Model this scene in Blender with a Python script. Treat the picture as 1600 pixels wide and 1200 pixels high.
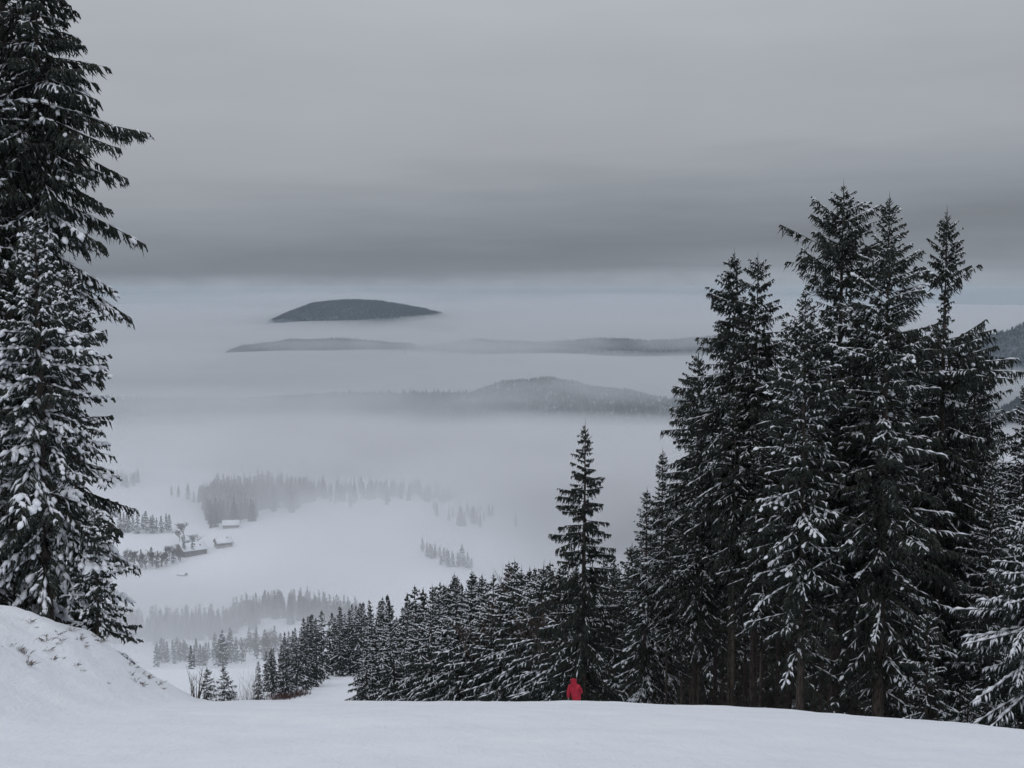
import bpy, bmesh, math, random
import numpy as np
from mathutils import Vector, Matrix

for o in list(bpy.data.objects):
    bpy.data.objects.remove(o, do_unlink=True)
SC = bpy.context.scene
COL = SC.collection
R_ = math.radians

# ------------------------------------------------------------------ camera
FPX, W0, H0 = 2000.0, 1600.0, 1200.0        # focal length in photo pixels
PITCH = math.atan(150.0 / FPX)              # camera tips 4.3 degrees downhill
cam_d = bpy.data.cameras.new('camera')
cam = bpy.data.objects.new('camera', cam_d)
COL.objects.link(cam)
cam_d.sensor_width = 36.0
cam_d.lens = 36.0 * FPX / W0
cam_d.clip_start = 0.1
cam_d.clip_end = 90000.0
cam.location = (0, 0, 0)
cam.rotation_euler = (math.pi / 2 - PITCH, 0, 0)
SC.camera = cam

# ------------------------------------------------------------------ sky
SUN_EL, SUN_AZ = R_(48), R_(200)
world = bpy.data.worlds.new('World')
SC.world = world
world.use_nodes = True
wn, wl = world.node_tree.nodes, world.node_tree.links
wn.clear()


def N(nodes, kind, **kw):
    n = nodes.new(kind)
    for k, v in kw.items():
        setattr(n, k, v)
    return n


def M(nodes, links, op, a, b=None, c=None, clamp=False):
    n = nodes.new('ShaderNodeMath')
    n.operation = op
    n.use_clamp = clamp
    for i, v in enumerate((a, b, c)):
        if v is None:
            continue
        if isinstance(v, (int, float)):
            n.inputs[i].default_value = v
        else:
            links.new(v, n.inputs[i])
    return n.outputs[0]


def RAMP(nodes, links, fac, stops, interp='LINEAR'):
    n = nodes.new('ShaderNodeValToRGB')
    cr = n.color_ramp
    cr.interpolation = interp
    while len(cr.elements) < len(stops):
        cr.elements.new(0.5)
    for e, (p, c) in zip(cr.elements, stops):
        e.position = p
        e.color = c if len(c) == 4 else (*c, 1)
    links.new(fac, n.inputs[0])
    return n.outputs[0]


geo = N(wn, 'ShaderNodeTexCoord')
sep = N(wn, 'ShaderNodeSeparateXYZ')
wl.new(geo.outputs['Generated'], sep.inputs[0])
elev = M(wn, wl, 'ARCSINE', sep.outputs[2])
azim = M(wn, wl, 'ARCTAN2', sep.outputs[0], sep.outputs[1])
# overcast deck: long flat streaks of stratus near the horizon
cmb = N(wn, 'ShaderNodeCombineXYZ')
wl.new(M(wn, wl, 'MULTIPLY', azim, 6.5), cmb.inputs[0])
wl.new(M(wn, wl, 'MULTIPLY', elev, 60.0), cmb.inputs[1])
nz = N(wn, 'ShaderNodeTexNoise')
nz.inputs['Scale'].default_value = 1.0
nz.inputs['Detail'].default_value = 5.0
nz.inputs['Roughness'].default_value = 0.52
wl.new(cmb.outputs[0], nz.inputs['Vector'])
cmb2 = N(wn, 'ShaderNodeCombineXYZ')
wl.new(M(wn, wl, 'MULTIPLY', azim, 2.2), cmb2.inputs[0])
wl.new(M(wn, wl, 'MULTIPLY', elev, 5.0), cmb2.inputs[1])
cmb2.inputs[2].default_value = 4.2
nz2 = N(wn, 'ShaderNodeTexNoise')
nz2.inputs['Scale'].default_value = 1.0
nz2.inputs['Detail'].default_value = 3.0
wl.new(cmb2.outputs[0], nz2.inputs['Vector'])
wob = M(wn, wl, 'ADD', M(wn, wl, 'MULTIPLY', M(wn, wl, 'SUBTRACT', nz.outputs[0], 0.5), 0.040),
        M(wn, wl, 'MULTIPLY', M(wn, wl, 'SUBTRACT', nz2.outputs[0], 0.5), 0.026))
# the streaks fade out overhead
tilt = M(wn, wl, 'MULTIPLY', M(wn, wl, 'SINE', azim), -0.06)        # the deck hangs lower towards the left
e_deg = M(wn, wl, 'MULTIPLY', M(wn, wl, 'ADD', M(wn, wl, 'ADD', elev, tilt), wob), 180.0 / math.pi)
fac = M(wn, wl, 'DIVIDE', M(wn, wl, 'ADD', e_deg, 4.0), 94.0, clamp=True)


def st(deg, v, tint=(0.935, 0.985, 1.08)):
    return ((deg + 4.0) / 94.0, tuple(v * t for t in tint))


LOWT = (0.90, 0.985, 1.11)
deck = RAMP(wn, wl, fac, [
    st(-4, 0.29, LOWT), st(-1.0, 0.305, LOWT), st(0.0, 0.275, LOWT), st(0.9, 0.228, LOWT), st(1.5, 0.215, LOWT), st(3.4, 0.29, LOWT),
    st(5.8, 0.375), st(12.4, 0.45), st(25, 0.53), st(45, 0.68), st(90, 0.84)])
# faint unevenness of the deck
cmb3 = N(wn, 'ShaderNodeCombineXYZ')
wl.new(M(wn, wl, 'MULTIPLY', azim, 3.0), cmb3.inputs[0])
wl.new(M(wn, wl, 'MULTIPLY', elev, 11.0), cmb3.inputs[1])
cmb3.inputs[2].default_value = 1.7
nz3 = N(wn, 'ShaderNodeTexNoise')
nz3.inputs['Scale'].default_value = 1.0
nz3.inputs['Detail'].default_value = 4.0
wl.new(cmb3.outputs[0], nz3.inputs['Vector'])
uneven = M(wn, wl, 'ADD', 0.86, M(wn, wl, 'MULTIPLY', nz3.outputs[0], 0.28))
dk = N(wn, 'ShaderNodeVectorMath', operation='SCALE')
wl.new(deck, dk.inputs[0])
wl.new(uneven, dk.inputs['Scale'])
deck = dk.outputs[0]
sky = N(wn, 'ShaderNodeTexSky')
sky.sky_type = 'NISHITA'
sky.sun_disc = False
sky.sun_elevation = SUN_EL
sky.sun_rotation = SUN_AZ
hs = N(wn, 'ShaderNodeHueSaturation')
hs.inputs['Saturation'].default_value = 0.10
wl.new(sky.outputs[0], hs.inputs['Color'])
up = N(wn, 'ShaderNodeVectorMath', operation='SCALE')
wl.new(deck, up.inputs[0])
up.inputs['Scale'].default_value = 10.0
mx = N(wn, 'ShaderNodeMix', data_type='RGBA')
mx.inputs[0].default_value = 0.015            # what daylight comes through the deck
wl.new(up.outputs[0], mx.inputs[6])
wl.new(hs.outputs[0], mx.inputs[7])
bg = N(wn, 'ShaderNodeBackground')
bg.inputs['Strength'].default_value = 0.1
wl.new(mx.outputs[2], bg.inputs['Color'])
wo = N(wn, 'ShaderNodeOutputWorld')
wl.new(bg.outputs[0], wo.inputs['Surface'])

sun_d = bpy.data.lights.new('sun', 'SUN')
sun_d.energy = 0.5
sun_d.angle = R_(60)
sun_d.color = (1.0, 0.97, 0.93)
sun = bpy.data.objects.new('sun', sun_d)
COL.objects.link(sun)
sd = Vector((math.sin(SUN_AZ) * math.cos(SUN_EL), math.cos(SUN_AZ) * math.cos(SUN_EL), math.sin(SUN_EL)))
sun.rotation_euler = sd.to_track_quat('Z', 'Y').to_euler()

vs = SC.view_settings
vs.view_transform = 'Standard'
vs.look = 'None'
vs.exposure = 0.0
vs.gamma = 1.0
vs.use_curve_mapping = False
SC.render.engine = 'CYCLES'
cy = SC.cycles
cy.max_bounces = 8
cy.diffuse_bounces = 3
cy.glossy_bounces = 1
cy.transmission_bounces = 2
cy.volume_bounces = 2
cy.transparent_max_bounces = 8
cy.use_adaptive_sampling = True
cy.adaptive_threshold = 0.02
cy.use_denoising = True
cy.caustics_reflective = False
cy.caustics_refractive = False
SC.render.film_transparent = False


# ------------------------------------------------------------------ helpers
def tag(o, label=None, cat=None, group=None, kind=None):
    if label:
        o['label'] = label
    if cat:
        o['category'] = cat
    if group:
        o['group'] = group
    if kind:
        o['kind'] = kind
    return o


def mesh_from(name, V, F, mats, midx=None, smooth=False):
    """numpy verts (n,3) + tris (m,3) -> mesh datablock"""
    V = np.ascontiguousarray(V, dtype=np.float32)
    F = np.ascontiguousarray(F, dtype=np.int32)
    me = bpy.data.meshes.new(name)
    me.vertices.add(len(V))
    me.vertices.foreach_set('co', V.ravel())
    k = F.shape[1]
    me.loops.add(F.size)
    me.loops.foreach_set('vertex_index', F.ravel())
    me.polygons.add(len(F))
    me.polygons.foreach_set('loop_start', np.arange(0, F.size, k, dtype=np.int32))
    me.polygons.foreach_set('loop_total', np.full(len(F), k, dtype=np.int32))
    if midx is not None:
        me.polygons.foreach_set('material_index', np.ascontiguousarray(midx, dtype=np.int32))
    if smooth:
        me.polygons.foreach_set('use_smooth', np.ones(len(F), dtype=bool))
    for m in mats:
        me.materials.append(m)
    me.update(calc_edges=True)
    return me


def link(name, data, parent=None, loc=None):
    o = bpy.data.objects.new(name, data)
    COL.objects.link(o)
    if parent is not None:
        o.parent = parent
    if loc is not None:
        o.location = loc
    return o


def empty(name, loc, rz=0.0):
    o = bpy.data.objects.new(name, None)
    COL.objects.link(o)
    o.location = loc
    o.rotation_euler = (0, 0, rz)
    o.empty_display_size = 0.3
    return o


def copy_tree(o, parent=None):
    c = o.copy()
    COL.objects.link(c)
    c.parent = parent
    for ch in list(o.children):
        copy_tree(ch, c)
    return c


class Geo:
    """collects numpy verts/tris with material slots"""

    def __init__(self):
        self.V, self.F, self.I, self.n = [], [], [], 0

    def add(self, V, F, mi=0):
        if len(V) == 0:
            return
        self.V.append(V)
        self.F.append(F + self.n)
        self.I.append(np.full(len(F), mi, dtype=np.int32))
        self.n += len(V)

    def mesh(self, name, mats, smooth=False):
        if not self.V:
            return None
        return mesh_from(name, np.concatenate(self.V), np.concatenate(self.F), mats, np.concatenate(self.I), smooth)


def norm(a):
    return a / np.maximum(np.linalg.norm(a, axis=-1, keepdims=True), 1e-9)


UPV = np.array([0.0, 0.0, 1.0])


def frames(D):
    S = np.cross(D, UPV)
    bad = np.linalg.norm(S, axis=-1) < 1e-3
    S[bad] = np.array([1.0, 0, 0])
    S = norm(S)
    return S, np.cross(S, D)


def spindles(P0, PM, P1, w, h=None):
    """three-sided double cones, one edge on top: 5 verts, 6 tris each"""
    n = len(P0)
    if n == 0:
        return np.zeros((0, 3)), np.zeros((0, 3), int)
    S, U = frames(norm(P1 - P0))
    w = np.broadcast_to(np.asarray(w, float), (n,))[:, None]
    h = w if h is None else np.broadcast_to(np.asarray(h, float), (n,))[:, None]
    V = np.empty((n, 5, 3))
    V[:, 0] = P0
    V[:, 1] = PM + U * h
    V[:, 2] = PM - S * w * 0.9 - U * h * 0.45
    V[:, 3] = PM + S * w * 0.9 - U * h * 0.45
    V[:, 4] = P1
    T = np.array([[0, 2, 1], [0, 3, 2], [0, 1, 3], [4, 1, 2], [4, 2, 3], [4, 3, 1]])
    F = (T[None] + (np.arange(n) * 5)[:, None, None]).reshape(-1, 3)
    return V.reshape(-1, 3), F


def spikes(P0, P1, w):
    """three-sided open cones: 4 verts, 3 tris each"""
    n = len(P0)
    if n == 0:
        return np.zeros((0, 3)), np.zeros((0, 3), int)
    S, U = frames(norm(P1 - P0))
    w = np.broadcast_to(np.asarray(w, float), (n,))[:, None]
    V = np.empty((n, 4, 3))
    V[:, 0] = P0 + U * w
    V[:, 1] = P0 - S * w * 0.9 - U * w * 0.5
    V[:, 2] = P0 + S * w * 0.9 - U * w * 0.5
    V[:, 3] = P1
    T = np.array([[3, 0, 1], [3, 1, 2], [3, 2, 0]])
    F = (T[None] + (np.arange(n) * 4)[:, None, None]).reshape(-1, 3)
    return V.reshape(-1, 3), F


def tubes(P, r, sides=3):
    """P (b,k,3) polylines, r (b,k) radii -> tubes"""
    b, k, _ = P.shape
    if b == 0:
        return np.zeros((0, 3)), np.zeros((0, 3), int)
    T = np.empty_like(P)
    T[:, 1:-1] = P[:, 2:] - P[:, :-2]
    T[:, 0] = P[:, 1] - P[:, 0]
    T[:, -1] = P[:, -1] - P[:, -2]
    S, U = frames(norm(T).reshape(-1, 3))
    S, U = S.reshape(b, k, 3), U.reshape(b, k, 3)
    a = np.arange(sides) * 2 * math.pi / sides + math.pi / 2
    V = P[:, :, None] + r[:, :, None, None] * (np.cos(a)[None, None, :, None] * S[:, :, None] + np.sin(a)[None, None, :, None] * U[:, :, None])
    idx = np.arange(b * k * sides).reshape(b, k, sides)
    j2 = (np.arange(sides) + 1) % sides
    A, B_, C_, D_ = idx[:, :-1], idx[:, :-1][:, :, j2], idx[:, 1:][:, :, j2], idx[:, 1:]
    F = np.concatenate([np.stack([A, B_, C_], -1).reshape(-1, 3), np.stack([A, C_, D_], -1).reshape(-1, 3)])
    return V.reshape(-1, 3), F


def _ico(sub):
    bm = bmesh.new()
    bmesh.ops.create_icosphere(bm, subdivisions=sub, radius=1.0)
    V = np.array([v.co[:] for v in bm.verts])
    F = np.array([[v.index for v in f.verts] for f in bm.faces])
    bm.free()
    return V, F


ICO1 = _ico(1)
ICO2 = _ico(2)


def blobs(C, sx, sz, D, rng, ico=ICO1, rough=0.18):
    """lumpy flattened balls, long axis along D"""
    n = len(C)
    if n == 0:
        return np.zeros((0, 3)), np.zeros((0, 3), int)
    S, U = frames(norm(D))
    D = norm(D)
    IV, IF = ico
    q = IV[None] * (1 + rng.uniform(-rough, rough, (n, len(IV), 1)))
    sx = np.broadcast_to(sx, (n,))[:, None, None]
    sz = np.broadcast_to(sz, (n,))[:, None, None]
    V = C[:, None] + q[:, :, 0:1] * D[:, None] * sx * 1.35 + q[:, :, 1:2] * S[:, None] * sx * 0.8 + q[:, :, 2:3] * U[:, None] * sz
    F = (IF[None] + (np.arange(n) * len(IV))[:, None, None]).reshape(-1, 3)
    return V.reshape(-1, 3), F


# value noise for the terrain
_pr = np.random.RandomState(7)
_NT = _pr.rand(256, 256)


def vnoise(x, y):
    x, y = np.asarray(x, float), np.asarray(y, float)
    xi, yi = np.floor(x).astype(int), np.floor(y).astype(int)
    fx, fy = x - xi, y - yi
    fx, fy = fx * fx * fx * (fx * (fx * 6 - 15) + 10), fy * fy * fy * (fy * (fy * 6 - 15) + 10)
    g = lambda a, b: _NT[a & 255, b & 255]
    return (g(xi, yi) * (1 - fx) + g(xi + 1, yi) * fx) * (1 - fy) + (g(xi, yi + 1) * (1 - fx) + g(xi + 1, yi + 1) * fx) * fy - 0.5


def fbm(x, y, o=4):
    s, a = 0, 1.0
    for i in range(o):
        s = s + a * vnoise(x * 2 ** i + 17.3 * i, y * 2 ** i + 5.1 * i)
        a *= 0.5
    return s


def sstep(a, b, x):
    t = np.clip((np.asarray(x, float) - a) / (b - a), 0, 1)
    return t * t * (3 - 2 * t)


def row_tan(py):
    """tangent of the angle below the horizon of a photo row"""
    return math.tan(math.atan((py - 600.0) / FPX) + PITCH)


def px_x(px, Y):
    """sideways metres of a photo column at forward distance Y (near the horizon)"""
    return (px - 800.0) / FPX * Y * 1.0


# ------------------------------------------------------------------ materials
def mat(name):
    m = bpy.data.materials.new(name)
    m.use_nodes = True
    nt = m.node_tree
    nt.nodes.clear()
    out = nt.nodes.new('ShaderNodeOutputMaterial')
    b = nt.nodes.new('ShaderNodeBsdfPrincipled')
    nt.links.new(b.outputs[0], out.inputs['Surface'])
    b.inputs['Specular IOR Level'].default_value = 0.25
    return m, nt.nodes, nt.links, b


def noise_tex(n, l, scale, detail=3.0, vec=None, rough=0.5):
    t = n.new('ShaderNodeTexNoise')
    t.inputs['Scale'].default_value = scale
    t.inputs['Detail'].default_value = detail
    t.inputs['Roughness'].default_value = rough
    if vec is not None:
        l.new(vec, t.inputs['Vector'])
    return t.outputs[0]


def two_tone(name, c1, c2, scale, rough=0.8, vec='Object', bump=0.0, bscale=20.0, lo=0.35, hi=0.65, stretch=None):
    m, n, l, b = mat(name)
    tc = n.new('ShaderNodeTexCoord')
    v = tc.outputs[vec]
    if stretch:
        mp = n.new('ShaderNodeMapping')
        mp.inputs['Scale'].default_value = stretch
        l.new(v, mp.inputs[0])
        v = mp.outputs[0]
    f = noise_tex(n, l, scale, 4, v)
    l.new(RAMP(n, l, f, [(lo, c1), (hi, c2)]), b.inputs['Base Color'])
    b.inputs['Roughness'].default_value = rough
    if bump:
        bp = n.new('ShaderNodeBump')
        bp.inputs['Strength'].default_value = bump
        bp.inputs['Distance'].default_value = 0.05
        l.new(noise_tex(n, l, bscale, 3, v), bp.inputs['Height'])
        l.new(bp.outputs[0], b.inputs['Normal'])
    return m


SNOWC = (0.80, 0.82, 0.86)


def make_needles(name, dark, light, frost, fscale=2.5):
    """spruce needles; snow has settled on what faces upward, in patches"""
    m, n, l, b = mat(name)
    tc = n.new('ShaderNodeTexCoord')
    g = n.new('ShaderNodeNewGeometry')
    f = noise_tex(n, l, 1.3, 4, tc.outputs['Object'])
    col = RAMP(n, l, f, [(0.35, dark), (0.68, light)])
    sp = n.new('ShaderNodeSeparateXYZ')
    l.new(g.outputs['Normal'], sp.inputs[0])
    up_ = M(n, l, 'MULTIPLY', M(n, l, 'SUBTRACT', sp.outputs[2], 0.12), 2.6, clamp=True)
    ns = noise_tex(n, l, fscale, 5, tc.outputs['Object'], 0.65)
    pat = M(n, l, 'MULTIPLY', M(n, l, 'SUBTRACT', ns, 0.62 - 0.3 * frost), 6.0, clamp=True)
    fr = M(n, l, 'MULTIPLY', M(n, l, 'MULTIPLY', up_, pat), min(1.0, 0.35 + frost))
    mxx = n.new('ShaderNodeMix')
    mxx.data_type = 'RGBA'
    l.new(fr, mxx.inputs[0])
    l.new(col, mxx.inputs[6])
    mxx.inputs[7].default_value = (*SNOWC, 1)
    l.new(mxx.outputs[2], b.inputs['Base Color'])
    b.inputs['Roughness'].default_value = 0.75
    return m


def make_snow(name, ground=False):
    m, n, l, b = mat(name)
    tc = n.new('ShaderNodeTexCoord')
    v = tc.outputs['Object']
    f = noise_tex(n, l, 0.6 if ground else 3.0, 5, v)
    l.new(RAMP(n, l, f, [(0.28, (0.775, 0.80, 0.855)), (0.72, (0.865, 0.885, 0.92))]), b.inputs['Base Color'])
    b.inputs['Roughness'].default_value = 0.65
    bp = n.new('ShaderNodeBump')
    if ground:
        mp = n.new('ShaderNodeMapping')
        mp.inputs['Scale'].default_value = (1.0, 0.35, 1.0)
        mp.inputs['Rotation'].default_value = (0, 0, R_(12))
        l.new(v, mp.inputs[0])
        a = noise_tex(n, l, 1.6, 6, mp.outputs[0], 0.62)
        c = noise_tex(n, l, 14.0, 4, v, 0.6)
        hgt = M(n, l, 'ADD', a, M(n, l, 'MULTIPLY', c, 0.16))
        bp.inputs['Strength'].default_value = 0.55
        bp.inputs['Distance'].default_value = 0.34
    else:
        hgt = noise_tex(n, l, 9.0, 3, v)
        bp.inputs['Strength'].default_value = 0.5
        bp.inputs['Distance'].default_value = 0.05
    l.new(hgt, bp.inputs['Height'])
    l.new(bp.outputs[0], b.inputs['Normal'])
    return m


MAT = {}
MAT['snow_ground'] = make_snow('snow_ground', True)
MAT['snow'] = make_snow('snow_on_boughs')
MAT['bark'] = two_tone('bark', (0.035, 0.028, 0.024), (0.11, 0.09, 0.078), 5.0, 0.9, bump=0.8, bscale=14, stretch=(3, 3, 0.6))
MAT['twig'] = two_tone('twig', (0.03, 0.026, 0.023), (0.07, 0.058, 0.05), 3.0, 0.9)
MAT['needles'] = make_needles('needles', (0.022, 0.028, 0.023), (0.045, 0.054, 0.043), 0.18)
MAT['needles_frost'] = make_needles('needles_frosted', (0.026, 0.032, 0.027), (0.052, 0.06, 0.05), 0.42, 2.2)
MAT['needles_slope'] = make_needles('needles_slope', (0.020, 0.026, 0.022), (0.042, 0.050, 0.042), 0.20, 1.6)
MAT['needles_far'] = make_needles('needles_far', (0.022, 0.028, 0.027), (0.042, 0.050, 0.046), 0.12, 0.8)
MAT['needles_hill'] = make_needles('needles_hill', (0.020, 0.028, 0.033), (0.04, 0.05, 0.055), 0.05, 0.03)
MAT['needles_rime'] = make_needles('needles_rime', (0.028, 0.034, 0.038), (0.06, 0.07, 0.072), 0.34, 0.05)
MAT['bare'] = two_tone('bare_twigs', (0.06, 0.052, 0.047), (0.12, 0.105, 0.095), 2.0, 0.9)
MAT['larch'] = two_tone('brown_twigs', (0.05, 0.038, 0.032), (0.11, 0.08, 0.065), 2.0, 0.9)

# ------------------------------------------------------------------ ground
_ky = np.array([-4000, -300, -120, -60, 0, 15, 26, 33, 43, 60, 100, 150, 200, 300, 400, 500, 600, 700, 800, 950, 1200, 1400, 1600, 1800, 2200, 3000, 4000, 60000.0])
_kz = np.array([21, 21, 18, 11.5, -1.65, -5.65, -8.66, -10.85, -14.5, -21.4, -37.8, -54.5, -70, -97, -122.5, -152.5, -182.5, -208, -228, -241, -241, -243, -249, -268, -370, -560, -650, -655.0])


def _mono(xk, yk):
    h = np.diff(xk)
    d = np.diff(yk) / h
    m = np.zeros_like(yk)
    m[0], m[-1] = d[0], d[-1]
    for i in range(1, len(xk) - 1):
        m[i] = 0 if d[i - 1] * d[i] <= 0 else (h[i - 1] + h[i]) * 3 / ((2 * h[i] + h[i - 1]) / d[i - 1] + (h[i] + 2 * h[i - 1]) / d[i])
    return m


_km = _mono(_ky, _kz)


def profile(y):
    y = np.clip(y, _ky[0], _ky[-1])
    i = np.clip(np.searchsorted(_ky, y) - 1, 0, len(_ky) - 2)
    h = _ky[i + 1] - _ky[i]
    t = (y - _ky[i]) / h
    return ((2 * t ** 3 - 3 * t ** 2 + 1) * _kz[i] + (t ** 3 - 2 * t ** 2 + t) * h * _km[i]
            + (-2 * t ** 3 + 3 * t ** 2) * _kz[i + 1] + (t ** 3 - t ** 2) * h * _km[i + 1])


def ground(x, y):
    x, y = np.asarray(x, float), np.asarray(y, float)
    z = profile(y)
    near = 1 - sstep(150, 320, y)
    # the piste rolls away to the right
    xr = np.maximum(x, 0)
    z = z - near * np.where(xr < 16, 0.0047 * xr ** 2, 0.0047 * 256 + 0.15 * (xr - 16)) * sstep(-60, 10, y) * (1 - 0.0 * x)
    z = np.where(xr > 30, z + near * 0.13 * (xr - 30), z)
    # the cut bank along its left side
    foot = -7.5 - 0.24 * np.clip(y - 33, 0, 200) + 0.5 * fbm(y * 0.12, y * 0 + 3.0, 2)
    rise = sstep(0, 1, (foot - x) / 4.3)
    b = rise * (2.1 + 0.8 * fbm(x * 0.22, y * 0.22, 3)) + np.clip(foot - 4.5 - x, 0, 40) * 0.03
    end = (1 - sstep(46, 86, y)) * sstep(-30, 14, y)
    z = z + b * end
    # small lumps on the bank and the crest
    z = z + end * rise * 0.30 * fbm(x * 0.8, y * 0.8, 4)
    amp = sstep(6, 20, y) * (1 - sstep(60, 120, y))
    z = z + amp * (0.05 * fbm(x * 0.5, y * 0.22, 3) + 0.02 * fbm(x * 2.2, y * 1.6, 2))
    # valley: rolling fields, falling off to the right into the fog
    val = sstep(420, 800, y) * (1 - sstep(2600, 3600, y))
    z = z + val * (10 * fbm(x / 420.0, y / 420.0, 3))
    edge = -48 + 10 * np.sin(y / 90.0)
    drop = np.clip(x - edge, 0, 900)
    soft = drop * drop / (drop + 70.0)
    z = z - sstep(800, 950, y) * (1 - sstep(2600, 3600, y)) * 0.34 * soft
    # swell of the big field, its top edge around 1300 m out
    z = z + 9 * np.exp(-(((x + 170) / 190.0) ** 2 + ((y - 1250) / 130.0) ** 2))
    # low wooded rise behind it and the fields climbing on the left
    z = z + 13 * np.exp(-(((x + 330) / 170.0) ** 2 + ((y - 1540) / 120.0) ** 2))
    z = z + 16 * sstep(-250, -520, x) * sstep(1150, 1500, y) * (1 - sstep(1800, 2400, y))
    # wooded swell with the fir line at 880 m
    z = z + 9 * np.exp(-(((x + 165) / 55.0) ** 2 + ((y - 890) / 50.0) ** 2))
    return np.maximum(z, -655)


def gz(x, y):
    return float(ground(np.array([x]), np.array([y]))[0])


rr = [0.0]
r = 0.6
while r < 22000:
    rr.append(r)
    r *= 1.014 if 10 < r < 75 else (1.026 if r < 2400 else 1.08)
    if r < 10:
        r *= 1.12
rr = np.array(rr)
th = np.concatenate([np.arange(-32, 32, 0.27), np.arange(32, 328, 3.0)])
th = np.radians(th)
RX, TH = np.meshgrid(rr, th, indexing='ij')
GX, GY = RX * np.sin(TH), RX * np.cos(TH)
GZ = ground(GX, GY)
nr, nt_ = RX.shape
idx = np.arange(nr * nt_).reshape(nr, nt_)
j2 = (np.arange(nt_) + 1) % nt_
Q = np.stack([idx[:-1], idx[1:], idx[1:][:, j2], idx[:-1][:, j2]], -1).reshape(-1, 4)[:, ::-1]
me = mesh_from('snow_ground', np.stack([GX, GY, GZ], -1).reshape(-1, 3), Q, [MAT['snow_ground']], smooth=True)
ground_o = tag(link('snow_ground', me), 'smooth white snow of the ski slope and the valley below', kind='structure')


# ------------------------------------------------------------------ spruces
def spruce(seed, h, R, base=0.08, e_bot=-22, e_top=38, hang=0.35, tassel=6.0, dens=10.0, sub=2, bl=0.62,
           snow=0.35, lump=0.0, gaps=(), asym=None, whorl=0.45, nb=5.5, power=0.8, dead=0.0, wid=0.045, sag=0.30,
           needle='needles', trunk_r=None, low_keep=1.0, lumpsize=0.10, snow_w=1.0, twig_snow=0.58):
    """returns (trunk mesh, crown mesh, snow mesh)"""
    rng = np.random.RandomState(seed)
    zb = base * h
    # ---- trunk
    k = 14
    tz = np.linspace(-0.6, h, k)
    wob_ = np.cumsum(rng.normal(0, 0.010 * math.sqrt(h / 20.0), (k, 2)), 0) * np.linspace(0, 1, k)[:, None]
    TP = np.stack([wob_[:, 0], wob_[:, 1], tz], -1)
    r0 = trunk_r if trunk_r else 0.0105 * h + 0.02
    tr = r0 * (np.clip(1 - tz / h, 0, 1) ** 0.85) * (1 + 0.35 * np.exp(-np.clip(tz, 0, None) / 0.5)) + 0.008
    gt = Geo()
    V, F = tubes(TP[None], tr[None], 8)
    gt.add(V, F, 0)

    def axis(z):
        return np.stack([np.interp(z, tz, TP[:, 0]), np.interp(z, tz, TP[:, 1]), z], -1)

    # ---- boughs
    zs = []
    z = zb
    while z < h * 0.985:
        zs.append(z)
        t = (z - zb) / (h - zb)
        z += whorl * (1.0 - 0.45 * t) * rng.uniform(0.75, 1.25)
    bz, ba = [], []
    for z in zs:
        nbr = max(3, int(round(nb + rng.uniform(-1.2, 1.2))))
        a0 = rng.uniform(0, 2 * math.pi)
        for q in range(nbr):
            bz.append(z + rng.uniform(-0.5, 0.5) * whorl * 0.8)
            ba.append(a0 + q * 2 * math.pi / nbr + rng.uniform(-0.3, 0.3))
    bz, ba = np.array(bz), np.array(ba)
    keep = (bz < h * 0.992) & (bz > zb * 0.9)
    bz, ba = bz[keep], ba[keep]
    t = np.clip((bz - zb) / (h - zb), 0, 1)
    # uneven vigour along the stem so that the outline is not a cone
    ph = rng.uniform(0, 6.28, 4)
    vig = 1 + 0.14 * np.sin(t * 17 + ph[0]) + 0.12 * np.sin(t * 41 + ph[1]) + 0.14 * np.sin(ba * 2 + t * 9 + ph[2])
    prof = (1 - t) ** power * (0.62 + 0.38 * np.clip(t / 0.18, 0, 1))
    L = R * prof * rng.uniform(0.62, 1.12, len(t)) * vig + 0.14
    L *= np.where(rng.rand(len(t)) < 0.10, rng.uniform(0.35, 0.7, len(t)), 1)
    for (g0, g1, fct) in gaps:
        L = np.where((t > g0) & (t < g1), L * fct, L)
    if asym:
        L = L * (1 + asym[1] * np.cos(ba - asym[0]))
    thin = rng.rand(len(t)) < (low_keep + (1 - low_keep) * np.clip(t / 0.35, 0, 1))
    bz, ba, t, L = bz[thin], ba[thin], t[thin], L[thin]
    e0 = np.tan(np.radians(e_bot + (e_top - e_bot) * t ** 1.25 + rng.normal(0, 6, len(t))))
    sg = sag * (1 - 0.7 * t) * rng.uniform(0.6, 1.5, len(t))
    tip = 0.62 * sg * rng.uniform(0.4, 1.2, len(t))
    K = 7
    s = np.linspace(0, 1, K)
    curl = rng.normal(0, 0.16, len(t))
    az = ba[:, None] + curl[:, None] * s[None]
    shrink = 1 / np.sqrt(1 + (e0 * 0.75) ** 2)
    hr = L[:, None] * s[None] * shrink[:, None]
    BP = np.empty((len(t), K, 3))
    A0 = axis(bz)
    BP[..., 0] = A0[:, None, 0] + np.cos(az) * hr
    BP[..., 1] = A0[:, None, 1] + np.sin(az) * hr
    BP[..., 2] = bz[:, None] + (L * shrink)[:, None] * (e0[:, None] * s - sg[:, None] * s ** 2 + tip[:, None] * s ** 3)
    gc = Geo()
    br = (0.006 + 0.0085 * L)[:, None] * (1.05 - s[None]) + 0.003
    V, F = tubes(BP, br, 3)
    gc.add(V, F, 1)

    def along(i, ss):
        f = ss * (K - 1)
        q = np.clip(f.astype(int), 0, K - 2)
        w = (f - q)[:, None]
        a, b = BP[i, q], BP[i, q + 1]
        return a * (1 - w) + b * w, norm(b - a)

    # ---- side twigs on the boughs
    cnt = (L * dens).astype(int) + 4
    bi = np.repeat(np.arange(len(L)), cnt)
    n = len(bi)
    ss = 1 - rng.rand(n) ** 1.15 * 0.9
    P0, T = along(bi, ss)
    S, U = frames(T)
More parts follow.
